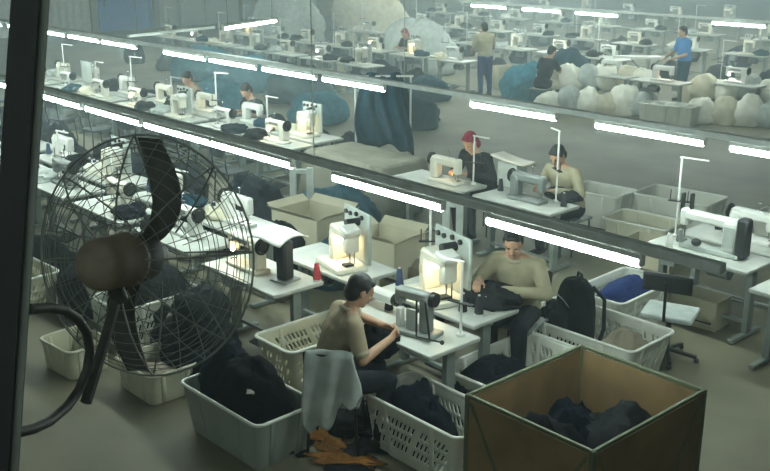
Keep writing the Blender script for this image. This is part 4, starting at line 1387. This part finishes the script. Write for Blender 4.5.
# ironing board
p = at(646, 57, 0.9)
t = thing('ironing_board', 'white wedge-shaped ironing board in front of the far wall', 'ironing board', (p.x, p.y, 0), radians(38))
k = MB()
pts = [(-0.75, 0.03), (-0.75, -0.03), (-0.3, -0.16), (0.55, -0.2), (0.55, 0.2), (-0.3, 0.16)]
n = len(pts)
k.add([(x, y, 0.87) for x, y in pts] + [(x, y, 0.92) for x, y in pts], [tuple(range(n))[::-1], tuple(range(n, 2 * n))] + [(i, (i + 1) % n, n + (i + 1) % n, n + i) for i in range(n)])
k.build('board', M['white'], t, smooth=0)
for s_ in (-1, 1):
    MB().cyl((s_ * 0.4, 0.15, 0.01), (-s_ * 0.35, 0.1, 0.87), 0.014, n=8).build('leg', M['leg'], t)

# ================================================================== POST AND FAN (close to the camera)
pt_, pb_ = deep(26, -8, 2.40), deep(-6, 478, 2.40)
dv = (pt_ - pb_).normalized()
lo = pb_ + dv * ((0.0 - pb_.z) / dv.z)
hi = pb_ + dv * ((ZC - pb_.z) / dv.z)
vdir = ray(15, 235).normalized()
rgt = dv.cross(vdir).normalized()
if rgt.dot(Vector((sin(YAW), cos(YAW), 0))) < 0:
    rgt = -rgt
bk = rgt.cross(dv).normalized()
if bk.dot(vdir) < 0:
    bk = -bk
Rm = Matrix((rgt, bk, dv)).transposed()
t = thing('steel_post', 'dark leaning steel post at the left edge beside the fan', 'post', lo)
L_ = (hi - lo).length
MB().box(dv * (L_ / 2), (0.066, 0.05, L_ - 0.03), 0.003, Rm).build('shaft', M['post_dark'], t)
MB().box(dv * (L_ / 2) + rgt * 0.0445 + bk * 0.012, (0.023, 0.03, L_ - 0.03), 0.003, Rm).build('grey_flange', M['post_face'], t)

Pb, Pf = deep(98, 265, 2.90), deep(161, 253, 3.24)
axis = (Pf - Pb).normalized()
fan = thing('industrial_fan', 'large dusty wire-guarded fan on a bent tube beside the dark post', 'fan', Pb)
up = Vector((0, 0, 1))
fu = (up - axis * up.dot(axis)).normalized()
fr = axis.cross(fu).normalized()
if fr.dot(Vector((sin(YAW), cos(YAW), 0))) < 0:
    fr = -fr
def fp(a, r, ang):
    """point at axial distance a, radius r, angle (0 = right, 90 = up), relative to the fan's origin"""
    return axis * a + (fr * cos(ang) + fu * sin(ang)) * r
def lathe_axis(prof, n=28):
    return MB().tube([axis * a for a, r in prof], [max(r, 1e-4) for a, r in prof], n)
mo = lathe_axis([(-0.03, 0.0), (-0.03, 0.035), (-0.022, 0.064), (0.0, 0.078), (0.03, 0.081), (0.12, 0.081), (0.135, 0.086), (0.15, 0.086), (0.16, 0.078)]).build('motor', M['fan_body'], fan, smooth=50)
k = lathe_axis([(0.158, 0.076), (0.17, 0.080), (0.25, 0.078), (0.27, 0.07)])
k.build('motor_front', M['fan_dark'], fan, smooth=50)
lathe_axis([(0.268, 0.05), (0.30, 0.052), (0.335, 0.04), (0.345, 0.0)]).build('hub', M['fan_dark'], fan, smooth=50)
AC, RG = 0.25, 0.385      # guard centre along the axis, guard radius
for nm, sgn, dep in (('rear_guard', -1, 0.15), ('front_guard', 1, 0.10)):
    g = MB()
    prof = lambda q: AC + sgn * dep * (1 - (max(0, q)) ** 2.6)
    for q in [0.30, 0.40, 0.50, 0.60, 0.69, 0.77, 0.84, 0.90, 0.95]:
        g.tube([fp(prof(q), RG * q, 2 * pi * i / 40) for i in range(40)], 0.0014, 5, True)
    for i in range(24):
        g.tube([fp(prof(q), RG * q, 2 * pi * (i + .5) / 24) for q in (0.24, 0.4, 0.6, 0.75, 0.88, 0.95, 1.0)], 0.0014 if i % 3 else 0.0032, 5)
    g.build(nm, M['fan_wire'], fan)
MB().tube([fp(AC, RG, 2 * pi * i / 48) for i in range(48)], 0.0035, 8, True).build('guard_ring', M['fan_wire'], fan)
def blade_part(side):
    g = MB()
    def blade(u, v):
        # swept paddle: bows to one side half-way and returns at the tip
        y = 0.05 + 0.325 * u
        x = 0.012 + 0.075 * sin(pi * min(1.0, u * 0.95) ** 0.8) * (1 - 0.1 * u) - 0.018 * u
        e = (v - .5) * (0.070 + 0.022 * sin(pi * u))
        q = fr * (side * (x + e * 0.92)) + fu * (side * y)
        return axis * (AC + e * 0.35 * side + 0.01 * (1 - (2 * v - 1) ** 2)) + q
    g.grid(18, 8, blade)
    return g.build('blade', M['fan_dark'], fan, smooth=60, thick=0.007)


blade_part(1)
blade_part(-1)
rel = lambda x, y, d_: deep(x, y, d_) - Pb
MB().tube([rel(120, 285, 3.02), rel(108, 330, 2.94), rel(96, 370, 2.86), rel(86, 402, 2.80)], 0.017, 8).build('bracket_bar', M['fan_dark'], fan)
cp = [(30, 309, 2.43), (48, 307.5, 2.5), (64, 310, 2.6), (78, 319, 2.68), (87, 333, 2.74), (90, 350, 2.78), (87, 370, 2.80), (79, 390, 2.78), (67, 407, 2.7), (50, 421, 2.6), (33, 429, 2.5), (16, 433, 2.43)]
MB().tube([rel(*q) for q in cp], 0.0135, 12).build('bent_tube', M['fan_dark'], fan, smooth=60)
k = MB().tube([rel(112, 268, 2.93), rel(116, 290, 2.98), rel(120, 300, 3.0)], 0.026, 10)
k.build('swivel_clamp', M['fan_dark'], fan)
